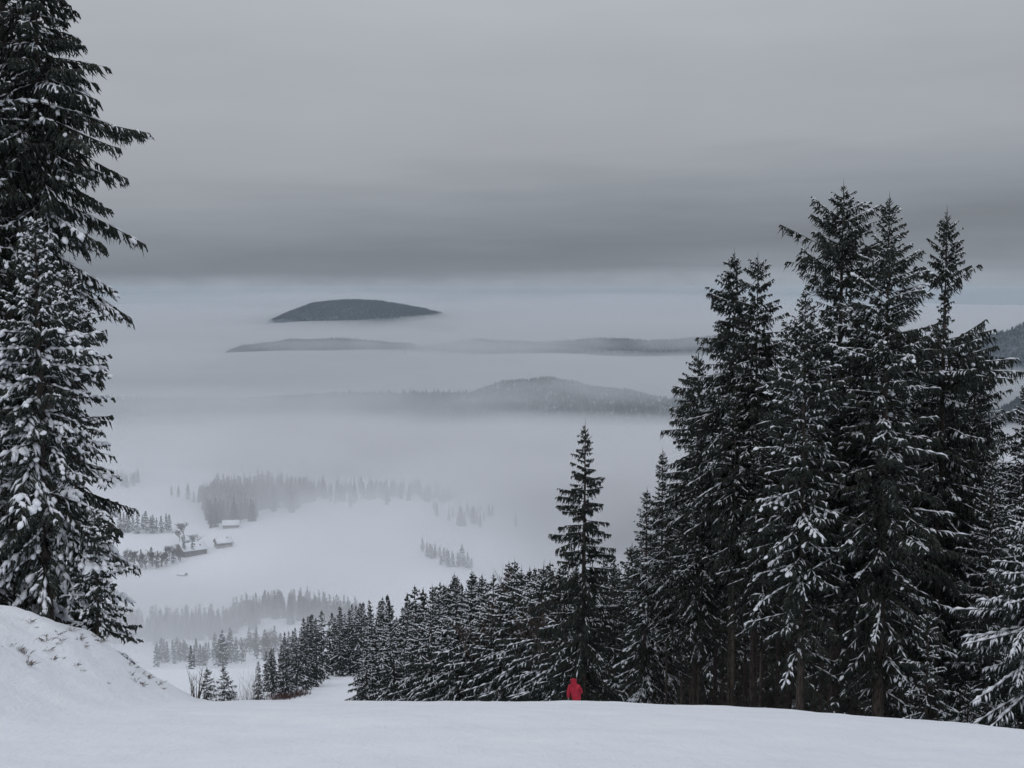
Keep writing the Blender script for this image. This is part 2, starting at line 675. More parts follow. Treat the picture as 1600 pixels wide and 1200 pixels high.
    side = np.where(rng.rand(n) < 0.5, -1.0, 1.0)
    ang = np.radians(rng.uniform(32, 68, n)) * np.clip((1.06 - ss) * 4.0, 0.15, 1)
    ln = bl * (0.30 + 0.75 * (1 - ss) ** 0.55) * np.clip(L[bi] / 1.8, 0.32, 1.15) * rng.uniform(0.65, 1.2, n)
    dn = hang * rng.uniform(0.3, 1.4, n)
    D = norm(T * np.cos(ang)[:, None] + S * (side * np.sin(ang))[:, None] - UPV * dn[:, None])
    PM = P0 + D * (ln * 0.45)[:, None] + UPV * (0.05 * ln)[:, None]
    P1 = P0 + D * ln[:, None] - UPV * (ln * (0.08 + 0.28 * hang))[:, None]
    w = wid * rng.uniform(0.7, 1.3, n)
    V, F = spindles(P0, PM, P1, w)
    gc.add(V, F, 0)
    if sub:
        m = np.repeat(np.arange(n), sub)
        u = rng.uniform(0.25, 0.95, len(m))
        q0 = P0[m] * (1 - u)[:, None] + P1[m] * u[:, None]
        Sm, Um = frames(D[m])
        sd_ = np.where(rng.rand(len(m)) < 0.5, -1.0, 1.0)
        d2 = norm(D[m] * 0.8 + Sm * (sd_ * rng.uniform(0.5, 1.0, len(m)))[:, None] - UPV * (0.15 + hang * rng.uniform(0.2, 1.3, len(m)))[:, None])
        l2 = ln[m] * rng.uniform(0.25, 0.5, len(m))
        V, F = spikes(q0, q0 + d2 * l2[:, None], wid * 0.72)
        gc.add(V, F, 0)
    # ---- hanging curtains of twigs
    if tassel:
        cnt = (L * tassel * np.clip(L / 1.0, 0.3, 1)).astype(int)
        ti = np.repeat(np.arange(len(L)), cnt)
        m = len(ti)
        s2 = rng.uniform(0.18, 1.0, m)
        q0, Tt = along(ti, s2)
        d2 = norm(np.stack([rng.normal(0, 0.22, m), rng.normal(0, 0.22, m), -np.ones(m)], -1) + Tt * 0.22)
        l2 = rng.uniform(0.2, 0.62, m) * np.clip(L[ti] / 2.2, 0.35, 1.1)
        q1 = q0 + d2 * l2[:, None]
        V, F = spikes(q0, q1, wid * 0.8)
        gc.add(V, F, 0)
    # ---- leader and top tuft
    m = 16
    zt = h - rng.uniform(0, 0.9, m)
    q0 = axis(zt)
    a = rng.uniform(0, 6.28, m)
    l2 = 0.10 + (h - zt) * 0.35
    q1 = q0 + np.stack([np.cos(a) * l2, np.sin(a) * l2, l2 * 1.1], -1)
    V, F = spindles(q0, (q0 + q1) / 2, q1, wid * 0.6)
    gc.add(V, F, 0)
    q0 = axis(np.array([h - 1.0]))
    V, F = spindles(q0, axis(np.array([h - 0.5])), axis(np.array([h])) + np.array([[0, 0, 0.45]]), wid * 0.8)
    gc.add(V, F, 0)
    # ---- dead snags under the crown
    if dead and zb > 1.5:
        m = int(dead * zb)
        dz = rng.uniform(0.8, zb * 1.15, m)
        a = rng.uniform(0, 6.28, m)
        dl = rng.uniform(0.5, 1.9, m)
        sx_ = np.linspace(0, 1, 4)
        DP = np.empty((m, 4, 3))
        DP[..., 0] = np.cos(a)[:, None] * dl[:, None] * sx_
        DP[..., 1] = np.sin(a)[:, None] * dl[:, None] * sx_
        DP[..., 2] = dz[:, None] - dl[:, None] * (0.15 * sx_ + 0.35 * sx_ ** 2)
        V, F = tubes(DP, np.full((m, 1), 0.016) * (1.1 - sx_[None]) + 0.004, 3)
        gc.add(V, F, 1)
        m2 = m * 5
        i2 = rng.randint(0, m, m2)
        u = rng.uniform(0.3, 1, m2)
        q0 = np.stack([np.cos(a[i2]) * dl[i2] * u, np.sin(a[i2]) * dl[i2] * u, dz[i2] - dl[i2] * (0.15 * u + 0.35 * u * u)], -1)
        d2 = norm(rng.normal(0, 0.6, (m2, 3)) + np.array([0, 0, -0.6]))
        V, F = spikes(q0, q0 + d2 * rng.uniform(0.15, 0.45, m2)[:, None], 0.014)
        gc.add(V, F, 1)
    # ---- snow lying on the boughs
    gs = Geo()
    if snow > 0:
        load = np.clip(rng.normal(snow, 0.32, len(L)), 0, 1)          # how laden each bough is
        seg = np.repeat(np.arange(len(L)), K - 1)
        ks = np.tile(np.arange(K - 1), len(L))
        ok = (rng.rand(len(seg)) < load[seg] * 1.25) & (ks >= 1)
        seg, ks = seg[ok], ks[ok]
        a, b = BP[seg, ks], BP[seg, ks + 1]
        d = b - a
        a, b = a - d * 0.22, b + d * 0.25
        ws = (0.022 + 0.030 * load[seg] * np.clip(L[seg] / 2.0, 0.4, 1.3)) * rng.uniform(0.7, 1.4, len(seg)) * snow_w
        lift = UPV * (0.022 + 0.5 * ws)[:, None]
        V, F = spindles(a + lift * 0.6, (a + b) / 2 + lift, b + lift * 0.5, ws, ws * 0.8)
        gs.add(V, F, 0)
        ok = rng.rand(n) < load[bi] * twig_snow
        q0, qm, q1 = P0[ok], PM[ok], P1[ok]
        lift = UPV * (wid * 0.55)
        V, F = spindles(q0 + lift, qm + lift * 1.5, q0 * 0.12 + q1 * 0.88 + lift * 0.6, w[ok] * 0.85 * snow_w, w[ok] * 0.75)
        gs.add(V, F, 0)
        if lump > 0:
            # cushions of snow on clusters of twigs of the laden boughs
            pw = (load[bi] ** 2 + 0.01) * np.clip(ln, 0.1, 0.8) * (0.3 + ss)
            m = int(len(L) * lump)
            i2 = rng.choice(n, m, p=pw / pw.sum())
            u = rng.uniform(0.1, 0.9, m)[:, None]
            q0 = P0[i2] * (1 - u) + P1[i2] * u
            sz_ = lumpsize * rng.uniform(0.4, 1.3, m) * np.clip(L[bi[i2]] / 1.6, 0.55, 1.15)
            V, F = blobs(q0 + UPV * (0.015 + 0.25 * sz_)[:, None], sz_, sz_ * 0.6, D[i2] * 0.7 + T[i2] * 0.3, rng, ICO1, 0.3)
            gs.add(V, F, 0)
    nm = 'spruce'
    return (gt.mesh(nm + '_trunk', [MAT['bark']], True), gc.mesh(nm + '_crown', [MAT[needle], MAT['twig']]),
            gs.mesh(nm + '_snow', [MAT['snow']], True))


def plant_spruce(meshes, loc, label, group, rz=0.0, sc=1.0, name='spruce_tree', lean=(0, 0), fat=1.0):
    root = empty(name, loc, rz)
    root.rotation_euler = (lean[0], lean[1], rz)
    root.scale = (sc * fat, sc * fat, sc)
    tag(root, label, 'tree', group)
    for nme, d in zip(('trunk', 'crown', 'snow'), meshes):
        if d is not None:
            c = link(nme, d, root)
            if nme == 'snow':
                c['kind'] = 'stuff'
    return root


def stand(px, top, Y, sink=0.15):
    """place of a tree seen at photo column px and how tall it is when its top is at photo row top"""
    tn = row_tan(1000)
    x = (px - 800.0) / FPX * Y * (math.cos(PITCH) + tn * math.sin(PITCH))
    z = gz(x, Y) - sink
    topz = -row_tan(top) * Y
    # refine the sideways place at the height of the mid stem
    return x, Y, z, topz - z

# ---- trees of the right-hand stand, one by one
RG = 'tall spruces on the right'
near = [
    # px, top, Y, R, params, label
    (1303, 292, 60, 3.9, dict(seed=11, base=0.40, gaps=((0.60, 0.68, 0.6), (0.74, 0.80, 1.45), (0.84, 0.92, 1.25)), snow=0.22, lump=0.5, lumpsize=0.08, hang=0.6, tassel=7, power=0.58, dead=9, nb=5), 'tallest spruce on the right, ragged thin top above its neighbours'),
    (1374, 312, 56.5, 4.3, dict(seed=12, base=0.10, snow=0.33, lump=1.6, lumpsize=0.085, hang=0.45, low_keep=0.16, power=0.62, dead=5, snow_w=1.1, sub=2), 'full snow-dusted spruce with bare lower trunk, just right of the tallest one'),
    (1462, 332, 63, 4.2, dict(seed=13, base=0.22, gaps=((0.72, 0.83, 0.25), (0.64, 0.72, 1.7), (0.83, 0.87, 1.6)), snow=0.20, lump=0.5, hang=0.8, tassel=8, sub=1, wid=0.05, power=0.72, dead=8), 'dark spruce with a gappy crown and a single spire top on the right'),
    (1141, 398, 66, 3.0, dict(seed=14, trunk_r=0.17, base=0.45, snow=0.26, hang=0.7, tassel=9, e_bot=-34, dead=9, asym=(math.pi, 0.25), power=0.65), 'left one of two spruces with twin tops left of the tallest group'),
    (1176, 404, 64, 3.0, dict(seed=15, trunk_r=0.16, base=0.46, snow=0.26, hang=0.65, tassel=9, e_bot=-30, dead=9, power=0.62), 'right one of two spruces with twin tops left of the tallest group'),
    (1252, 452, 56, 3.1, dict(seed=16, trunk_r=0.2, base=0.16, snow=0.36, lump=1.6, lumpsize=0.085, hang=0.5, low_keep=0.14, dead=6, snow_w=1.1, power=0.62, sub=3), 'spruce with snow clumps up its bare trunk, left of the tallest one'),
    (1086, 553, 71, 2.9, dict(seed=17, trunk_r=0.16, base=0.40, snow=0.42, hang=0.65, e_bot=-38, sag=0.42, tassel=9, asym=(math.pi, 0.25), dead=8, power=0.66, twig_snow=0.5), 'spruce with drooping snowy boughs at the left edge of the tall stand'),
    (1032, 706, 76, 2.4, dict(seed=18, base=0.2, snow=0.5, hang=0.35, e_bot=-28, twig_snow=0.5), 'slim young spruce with a thin needle-like leader left of the stand'),
    (1008, 768, 73, 2.3, dict(seed=19, base=0.24, snow=0.5, lump=2, hang=0.4, e_bot=-30, dead=5, twig_snow=0.5), 'shorter slim spruce between the young leader and the lone spruce'),
    (1512, 532, 69, 4.0, dict(seed=20, base=0.14, snow=0.33, hang=0.7, tassel=7, sub=1, dens=9, wid=0.05, asym=(0, 0.25), power=0.62), 'broad dark spruce right of the spire-topped one'),
    (1592, 592, 61, 3.4, dict(seed=21, base=0.03, snow=0.62, hang=0.55, e_bot=-24, needle='needles_slope'), 'frosted spruce cut by the right picture edge'),
    (1612, 742, 48, 3.8, dict(seed=22, base=0.01, snow=0.95, hang=0.85, tassel=12, e_bot=-26, sag=0.5, needle='needles_slope', snow_w=1.2, whorl=0.55, twig_snow=0.8), 'low wide spruce with arching snowy boughs at the right edge'),
    (1545, 700, 58, 2.6, dict(seed=23, base=0.03, snow=0.55, hang=0.5, needle='needles_slope'), 'small frosted spruce between the big stand and the right edge'),
    (1450, 960, 52.5, 1.9, dict(seed=24, base=0.01, snow=0.5, hang=0.6, e_bot=-18, needle='needles_slope'), 'young spruce at the foot of the right-hand stand'),
    (912, 666, 66, 2.9, dict(seed=25, base=0.03, snow=0.17, hang=1.0, tassel=22, sub=2, e_bot=-22, e_top=18, sag=0.24, power=0.66, whorl=0.6, nb=5.8, asym=(math.pi, 0.12), bl=0.5), 'lone pointed spruce with drooping fringes behind the person in red'),
]
for (px, top, Y, Rm, p, label) in near:
    x, y, z, h = stand(px, top, Y)
    p = dict(p)
    sd_ = p.pop('seed')
    plant_spruce(spruce(sd_, h, Rm, **p), (x, y, z), label, RG)

# ---- the deep part of the stand: bare poles and dark crowns behind the front trees
rng = np.random.RandomState(5)
deep = [spruce(40 + i, 19 + i * 1.3, 2.5 + 0.15 * i, base=0.58 - 0.06 * i, snow=0.16, hang=0.5, dens=7, sub=1, tassel=4, e_bot=-28, dead=10, wid=0.055, trunk_r=0.14) for i in range(4)]
deep_h = [19 + i * 1.3 for i in range(4)]
spots = [(1000, 79), (1042, 70), (1066, 68), (1092, 66), (1118, 74), (1146, 63), (1165, 70), (1190, 61), (1216, 68), (1236, 75), (1272, 70), (1310, 58.5), (1330, 73),
         (1392, 70), (1420, 66), (1440, 77), (1482, 72), (1530, 75), (1560, 71), (1590, 78), (985, 88), (1030, 92), (1080, 86), (1130, 90), (1180, 84), (1230, 88), (1285, 84),
         (1340, 90), (1390, 86), (1445, 90), (1500, 86), (1555, 90), (1605, 86), (960, 84)]
for i, (px, Y) in enumerate(spots):
    lim = np.interp(px, [940, 1000, 1060, 1100, 1200, 1300, 1420, 1500, 1560, 1620], [860, 830, 760, 640, 560, 520, 520, 600, 720, 760])
    x, y, z, h = stand(px, lim + rng.uniform(0, 90), Y)
    k = i % 4
    plant_spruce(deep[k], (x, y, z), 'slender spruce with a bare pole-like trunk inside the dark right-hand stand', 'slender spruces inside the dark stand',
                 rng.uniform(0, 6.28), max(0.55, h / deep_h[k]))
# brushwood at the foot of the stand
under = [spruce(60 + i, 4.5, 1.7, base=0.02, snow=0.5, hang=0.6, dens=9, sub=1, tassel=4, e_bot=-14, needle='needles_slope') for i in range(2)]
for i, (px, Y, sc) in enumerate([(1395, 60, 0.5), (1480, 54, 0.62), (1515, 52, 0.8), (1290, 62, 0.4), (1230, 63, 0.55), (1425, 61, 0.8), (1340, 60, 0.35), (1545, 50, 0.7), (1000, 72, 0.6), (1100, 74, 0.5)]):
    x, y, z, h = stand(px, 900, Y)
    plant_spruce(under[i % 2], (x, y, z), 'knee-high to head-high spruce sapling under the right-hand stand', 'spruce saplings under the stand', rng.uniform(0, 6.28), sc, 'spruce_sapling')

# ---- snow-laden trees on the left bank
LG = 'snowy spruces on the left bank'
left = [
    (84, -230, 45, 3.0, dict(seed=31, base=0.40, gaps=((0.0, 0.10, 0.62), (0.10, 0.25, 0.85)), snow=0.36, lump=2.5, hang=0.6, e_bot=-34, e_top=20, sag=0.3, dens=14, sub=2, wid=0.045, bl=0.75, power=0.5, whorl=0.5, nb=5.2, asym=(0, 0.12)), 'tall dark spruce with visible trunk on the left bank'),
    (30, -300, 48, 3.3, dict(seed=32, base=0.10, snow=0.38, lump=2.5, hang=0.55, e_bot=-28, wid=0.05, sub=1, dens=10, power=0.5, whorl=0.5, nb=5.2), 'tall spruce behind the others near the left picture edge'),
    (-48, -160, 43, 3.7, dict(seed=33, base=0.06, snow=0.45, lump=2.5, hang=0.55, e_bot=-28, wid=0.055, sub=1, dens=8, power=0.55), 'spruce mostly cut off by the left picture edge'),
    (74, 345, 34.2, 2.35, dict(seed=34, base=0.12, snow=0.58, lump=7, hang=0.5, e_bot=-30, sag=0.40, dens=15, bl=0.62, needle='needles_frost', wid=0.048, low_keep=0.6, lumpsize=0.10, snow_w=1.55, trunk_r=0.17, power=0.7), 'young spruce thickly laden with snow in front on the left bank'),
    (154, 800, 33.6, 1.15, dict(seed=35, base=0.02, snow=0.6, lump=4.0, hang=0.45, e_bot=-20, dens=18, needle='needles_frost', whorl=0.32, lumpsize=0.08, bl=0.45), 'small snowy spruce at the right foot of the left-hand trees'),
    (0, 500, 35.0, 2.05, dict(seed=36, base=0.05, snow=0.6, lump=6, hang=0.5, e_bot=-28, needle='needles_frost', snow_w=1.5, power=0.7, lumpsize=0.1), 'snow-covered spruce low at the left picture edge'),
    (122, 420, 40, 1.95, dict(seed=37, base=0.10, snow=0.5, lump=6, hang=0.6, e_bot=-38, sag=0.36, dens=13, needle='needles_frost', snow_w=1.05, asym=(0, 0.08), power=0.6), 'snowy spruce behind the heavily laden young one on the left bank'),
]
for (px, top, Y, Rm, p, label) in left:
    x, y, z, h = stand(px, top, Y)
    p = dict(p)
    sd_ = p.pop('seed')
    plant_spruce(spruce(sd_, h, Rm, **p), (x, y, z), label, LG)

# ---- the forest edge running down the slope
edge_v = [spruce(70 + i, 13.0, 3.4 + 0.25 * i, base=0.02, snow=0.75, hang=0.75, dens=9, sub=1, tassel=6, e_bot=-42, e_top=26, sag=0.30, asym=(math.pi, 0.35), whorl=0.66, wid=0.058, needle='needles_slope', snow_w=1.5, nb=5, twig_snow=0.28) for i in range(4)]
mid_v = [spruce(80 + i, 16.0, 2.3 + 0.2 * i, base=0.05, snow=0.62, hang=0.6, dens=6, sub=0, tassel=4, e_bot=-30, e_top=32, whorl=0.75, wid=0.085, bl=0.75, needle='needles_slope', snow_w=1.6, nb=5, twig_snow=0.25, power=0.7) for i in range(5)]
rng = np.random.RandomState(21)
EG = 'snow-lined spruces along the forest edge'
EL = 'spruce with snow-lined drooping boughs along the near forest edge'
for i in range(26):
    f = (i + rng.uniform(-0.3, 0.3)) / 25.0
    px = 578 + (890 - 578) * f
    Y = np.interp(px, [570, 700, 800, 890], [132, 112, 96, 78]) + (0 if i % 2 == 0 else rng.uniform(6, 14))
    top = np.interp(px, [570, 600, 640, 700, 770, 850, 900], [1010, 985, 950, 930, 905, 890, 900]) + rng.uniform(-8, 45)
    x, y, z, h = stand(px, top, Y)
    plant_spruce(edge_v[i % 4], (x, y, z), EL, EG, rng.uniform(-0.6, 0.6), max(0.5, h / 13.0), lean=(rng.normal(0, 0.03), rng.normal(0, 0.03)), fat=rng.uniform(0.85, 1.3))
ML = 'spruce in the dense wood behind the near forest edge'
MG = 'spruces of the dense wood on the slope'
for i in range(78):
    px = rng.uniform(585, 1010)
    Y = rng.uniform(np.interp(px, [570, 890, 1010], [142, 92, 95]), 235)
    top = np.interp(px, [560, 640, 700, 770, 850, 950, 1010], [945, 925, 906, 886, 876, 868, 850]) + abs(rng.normal(0, 26)) - 8 + (235 - Y) * 0.05
    x, y, z, h = stand(px, top, Y)
    plant_spruce(mid_v[i % 5], (x, y, z), ML, MG, rng.uniform(0, 6.28), float(np.clip(h / 16.0, 0.45, 1.6)), lean=(rng.normal(0, 0.03), rng.normal(0, 0.03)), fat=rng.uniform(0.75, 1.35))
back_v = [spruce(100 + i, 16.0, 2.6 + 0.2 * i, base=0.04, snow=0.06, hang=0.7, dens=7, sub=0, tassel=4, e_bot=-30, e_top=32, whorl=0.7, wid=0.1, bl=0.8, nb=5.5, power=0.6) for i in range(3)]
for i in range(38):
    px = rng.uniform(985, 1625)
    Y = rng.uniform(104, 165)
    top = np.interp(px, [985, 1100, 1300, 1500, 1620], [840, 800, 780, 790, 800]) + abs(rng.normal(0, 25))
    x, y, z, h = stand(px, top, Y)
    plant_spruce(back_v[i % 3], (x, y, z), 'spruce closing the dark background behind the bare trunks', 'spruces behind the right-hand stand', rng.uniform(0, 6.28), float(np.clip(h / 16.0, 0.45, 1.6)))
FL = 'dark spruce in the wood beyond the dip of the piste'
FG = 'spruces beyond the dip of the piste'
far_v = [spruce(90 + i, 17.0, 2.7 + 0.25 * i, base=0.05, snow=0.5, hang=0.6, dens=4.5, sub=0, tassel=2.5, e_bot=-30, e_top=34, whorl=0.95, wid=0.13, bl=0.95, needle='needles_slope', snow_w=2.0, nb=5, twig_snow=0.22) for i in range(4)]
for i in range(72):
    Y = rng.uniform(285, 520)
    lo = np.interp(Y, [270, 385, 520], [432, 568, 700])
    px = rng.uniform(400, lo) if i > 30 else lo - rng.uniform(3, 40)
    px = max(px, np.interp(Y, [285, 520], [400, 470]) + rng.uniform(0, 10))
    top = np.interp(px, [395, 430, 470, 500, 560, 640, 720], [1030, 1000, 968, 955, 940, 925, 905]) + abs(rng.normal(0, 14)) + max(0, (330 - Y)) * 0.25
    x, y, z, h = stand(px, top, Y)
    plant_spruce(far_v[i % 4], (x, y, z), FL, FG, rng.uniform(0, 6.28), float(np.clip(h / 17.0, 0.35, 1.5)), fat=rng.uniform(0.75, 1.3))
for (px, top, Y, sc_, lab) in [(403, 1034, 262, 0, 'single dark spruce at the left end of the far wood'), (322, 1044, 118, 0, 'smaller of two little spruces behind the left bank'), (349, 1041, 116, 0, 'larger of two little spruces behind the left bank')]:
    x, y, z, h = stand(px, top, Y)
    plant_spruce(edge_v[1] if Y < 200 else far_v[1], (x, y, z), lab, 'little spruces beside the piste', 1.0 + px, h / (13.0 if Y < 200 else 17.0))

# ------------------------------------------------------------------ far hills rising out of the fog
def hill(name, cx, cy, rx, ry, z_base, z_top, label, seed, n_trees, tree_h, wood_label, shape=1.4, skew=0.0, lim=None, nm='needles_hill', rough=0.3, ridge=None):
    nx, ny = 90, 60
    u, v = np.meshgrid(np.linspace(-1, 1, nx), np.linspace(-1, 1, ny), indexing='ij')

    def hz(u, v):
        uu = np.where(u < 0, u * (1 + skew), u * (1 - skew))
        q = np.clip(1 - (np.abs(uu) ** 2 + np.abs(v) ** 2), 0, 1)
        if ridge is not None:
            q = np.interp(u, ridge[0], ridge[1]) ** (1 / shape) * np.clip(1 - v * v, 0, 1)
        return z_base + (z_top - z_base) * q ** shape * (1 + rough * fbm(u * 2.3 + seed, v * 2.3 + seed, 3)) + 0.03 * (z_top - z_base) * fbm(u * 9 + seed, v * 9, 3)
    z = hz(u, v)
    idx = np.arange(nx * ny).reshape(nx, ny)
    Q = np.stack([idx[:-1, :-1], idx[1:, :-1], idx[1:, 1:], idx[:-1, 1:]], -1).reshape(-1, 4)
    P = np.stack([cx + u * rx, cy + v * ry, z], -1).reshape(-1, 3)
    o = tag(link(name, mesh_from(name, P, Q, [MAT['hill']], smooth=True)), label, kind='structure')
    r_ = np.random.RandomState(seed)
    uu, vv = r_.uniform(-0.97, 0.97, n_trees * 3), r_.uniform(-0.97, 0.25, n_trees * 3)
    ok = (uu ** 2 + vv ** 2 < 0.93)
    if lim is not None:
        ok &= hz(uu, vv) > lim
    uu, vv = uu[ok][:n_trees], vv[ok][:n_trees]
    zz = hz(uu, vv)
    hh = tree_h * r_.uniform(0.6, 1.25, len(uu))
    B = np.stack([cx + uu * rx, cy + vv * ry, zz - 2], -1)
    V, F = spikes(B + np.array([0, 0, 1.0]), B + np.stack([0 * hh, 0 * hh, hh + 2], -1), hh * 0.24)
    w = tag(link('spruce_forest', mesh_from('spruce_forest', V, F, [MAT[nm]])), wood_label, 'forest', kind='stuff')
    return o


MAT['hill'] = two_tone('hill_snow_and_scrub', (0.035, 0.045, 0.052), (0.11, 0.125, 0.14), 0.02, 0.9)
hill('far_hill', -1280, 11200, 850, 1500, -330, -118, 'dark flat-topped hill far off above the fog', 3, 9000, 19, 'blue-grey forest covering the farthest hilltop', shape=0.8, lim=-320, rough=0.10,
     ridge=([-1, -0.85, -0.62, -0.45, -0.1, 0.15, 0.4, 0.7, 1], [0, 0.28, 0.72, 0.93, 1.0, 0.96, 0.80, 0.55, 0.18]))
hill('hill_ridge', -1080, 7450, 640, 700, -430, -308, 'low ridge showing between two fog layers on the left', 5, 5000, 18, 'hazy forest on the low ridge between fog layers, left part', shape=0.8, lim=-415, rough=0.2,
     ridge=([-1, -0.8, -0.4, 0.0, 0.4, 0.75, 1], [0, 0.6, 0.85, 1.0, 0.95, 0.75, 0.2]))
hill('hill_ridge', 420, 7800, 1300, 800, -450, -300, 'low ridge showing between two fog layers towards the right', 6, 7000, 18, 'hazy forest on the low ridge between fog layers, right part', shape=0.8, lim=-430, rough=0.3,
     ridge=([-1, -0.8, -0.5, -0.2, 0.1, 0.4, 0.7, 0.85, 1], [0, 0.5, 0.72, 0.66, 0.8, 0.86, 1.0, 0.8, 0.1]))
hill('wooded_hill', 130, 4500, 560, 700, -600, -338, 'snow-dusted wooded hill in the middle distance, its top in mist', 8, 14000, 18, 'frosted forest on the nearest hill rising from the fog', shape=0.8, lim=-520, nm='needles_rime', rough=0.12,
     ridge=([-1, -0.8, -0.55, -0.3, 0.0, 0.25, 0.5, 0.75, 1], [0, 0.5, 0.78, 0.95, 1.0, 0.9, 0.86, 0.7, 0.1]))
hill('wooded_swell', -300, 5000, 2900, 900, -600, -436, 'long low wooded swell fading into the mist left of the wooded hill', 12, 9000, 19, 'misty forest on the long low swell', shape=0.5, lim=-560)
hill('mountain_flank', 3150, 6700, 1250, 1300, -560, -150, 'blue mountain flank behind the right-hand spruces', 9, 8000, 20, 'blue forest on the mountain flank behind the right-hand spruces', shape=0.7, lim=-470)
hill('mountain_flank', 1900, 4300, 520, 500, -620, -365, 'lower wooded slope at the right picture edge', 10, 5000, 19, 'blue forest on the lower slope at the right picture edge', shape=0.8, lim=-540)

# ------------------------------------------------------------------ air: haze, fog sea, fog banks
FOGC = (0.875, 0.885, 0.905)


def vol_mat(name, dens, color=FOGC, soft=None, noise=None, power=1.6, step=1.0, lo=0.25, gain=2.6):
    m = bpy.data.materials.new(name)
    m.use_nodes = True
    nt = m.node_tree
    nt.nodes.clear()
    n, l = nt.nodes, nt.links
    out = n.new('ShaderNodeOutputMaterial')
    pv = n.new('ShaderNodeVolumePrincipled')
    pv.inputs['Color'].default_value = (*color, 1)
    pv.inputs['Density'].default_value = dens
    l.new(pv.outputs[0], out.inputs['Volume'])
    if soft:
        tc = n.new('ShaderNodeTexCoord')
        dt = n.new('ShaderNodeVectorMath')
        dt.operation = 'DOT_PRODUCT'
        l.new(tc.outputs['Object'], dt.inputs[0])
        l.new(tc.outputs['Object'], dt.inputs[1])
        f = M(n, l, 'SUBTRACT', 1.0, dt.outputs['Value'], clamp=True)
        f = M(n, l, 'POWER', f, power)
        if noise:
            g = n.new('ShaderNodeNewGeometry')
            mp = n.new('ShaderNodeMapping')
            mp.inputs['Scale'].default_value = (1.0 / noise, 0.8 / noise, 2.6 / noise)
            l.new(g.outputs['Position'], mp.inputs[0])
            ns = noise_tex(n, l, 1.0, 3.0, mp.outputs[0])
            f = M(n, l, 'MULTIPLY', f, M(n, l, 'MULTIPLY', M(n, l, 'SUBTRACT', ns, lo), gain, clamp=True))
        l.new(M(n, l, 'MULTIPLY', f, dens), pv.inputs['Density'])
        m.cycles.volume_step_rate = step
    else:
        m.cycles.homogeneous_volume = True
    return m


bm = bmesh.new()
bmesh.ops.create_cube(bm, size=1.0)
me = bpy.data.meshes.new('haze')
bm.to_mesh(me)
bm.free()
HX0, HX1, HY0, HY1, HZ0, HZ1 = -22800, 22800, -22800, 22800, -657, 33
hz_o = link('haze', me, None, ((HX0 + HX1) / 2, (HY0 + HY1) / 2, (HZ0 + HZ1) / 2))
hz_o.scale = (HX1 - HX0, HY1 - HY0, HZ1 - HZ0)
me.materials.append(vol_mat('thin_haze', 2.6e-5, (0.74, 0.88, 1.0)))
tag(hz_o, 'thin pale winter haze filling the valley air', 'haze', kind='stuff')

# two bodies of dense fog: closed slabs with a slowly rolling top
def fog_slab(y0, y1, ky, kz, half, dens, label, rough=1.0, edge0=1.3, edge1=0.9):
    nx, ny = 100, 64
    ys = y0 * (y1 / y0) ** np.linspace(0, 1, ny)
    FU, FY = np.meshgrid(np.linspace(-1, 1, nx), ys, indexing='ij')
    FX = FU * np.minimum(FY * 0.62 + 900, half)
    top = np.interp(FY, ky, kz) + rough * np.clip(FY / 4000.0, 0.5, 2.4) * (16 * fbm(FX / 900.0, FY / 1300.0, 3) + 5 * fbm(FX / 260.0 + 9, FY / 420.0, 2))
    rim = np.minimum(sstep(0, 1, (1 - np.abs(FU)) / 0.12), sstep(y0, y0 * edge0, FY) * (1 - sstep(y1 * edge1, y1, FY)))
    bot = np.full_like(top, -652.0)
    top = bot + 0.8 + (top - bot) * rim
    idx = np.arange(nx * ny).reshape(nx, ny)
    Qt = np.stack([idx[:-1, :-1], idx[1:, :-1], idx[1:, 1:], idx[:-1, 1:]], -1).reshape(-1, 4)
    off = nx * ny
    ringl = np.concatenate([idx[:, 0], idx[-1, 1:], idx[-2::-1, -1], idx[0, -2:0:-1]])
    Qs = np.stack([ringl, ringl + off, np.roll(ringl, -1) + off, np.roll(ringl, -1)], -1)
    P = np.concatenate([np.stack([FX, FY, top], -1).reshape(-1, 3), np.stack([FX, FY, bot], -1).reshape(-1, 3)])
    o = link('fog_sea', mesh_from('fog_sea', P, np.concatenate([Qt, Qt[:, ::-1] + off, Qs]), [vol_mat('dense_fog', dens)], smooth=True))
    return tag(o, label, 'fog', kind='stuff')


fog_slab(1900, 3700, [1900, 2500, 3300, 3700], [-380, -345, -350, -400], 4000, 0.006, 'bright fog lying in the nearer valley', 1.0, 1.3, 0.90)
fog_slab(4900, 21500, [4900, 5600, 6450, 6900, 8200, 9500, 11000, 14000, 22000.0], [-460, -405, -336, -350, -330, -258, -226, -232, -250.0], 12000, 0.004, 'wide sea of fog reaching to the horizon', 1.0, 1.12, 0.9)

bm = bmesh.new()
bmesh.ops.create_icosphere(bm, subdivisions=3, radius=1.02)
fog_me = bpy.data.meshes.new('fog_bank')
bm.to_mesh(fog_me)
bm.free()


def bank(cx, cy, cz, rx, ry, rz, dens, label, noise=None, power=1.6, rot=0.0, step=1.0, lo=0.25, gain=2.6):
    me = fog_me.copy()
    me.materials.clear()
    me.materials.append(vol_mat('fog', dens, FOGC, True, noise, power, step, lo, gain))
    o = link('fog_bank', me, None, (cx, cy, cz))
    o.scale = (rx, ry, rz)
    o.rotation_euler = (0, 0, rot)
    return tag(o, label, 'fog', 'fog banks in the valley', kind='stuff')


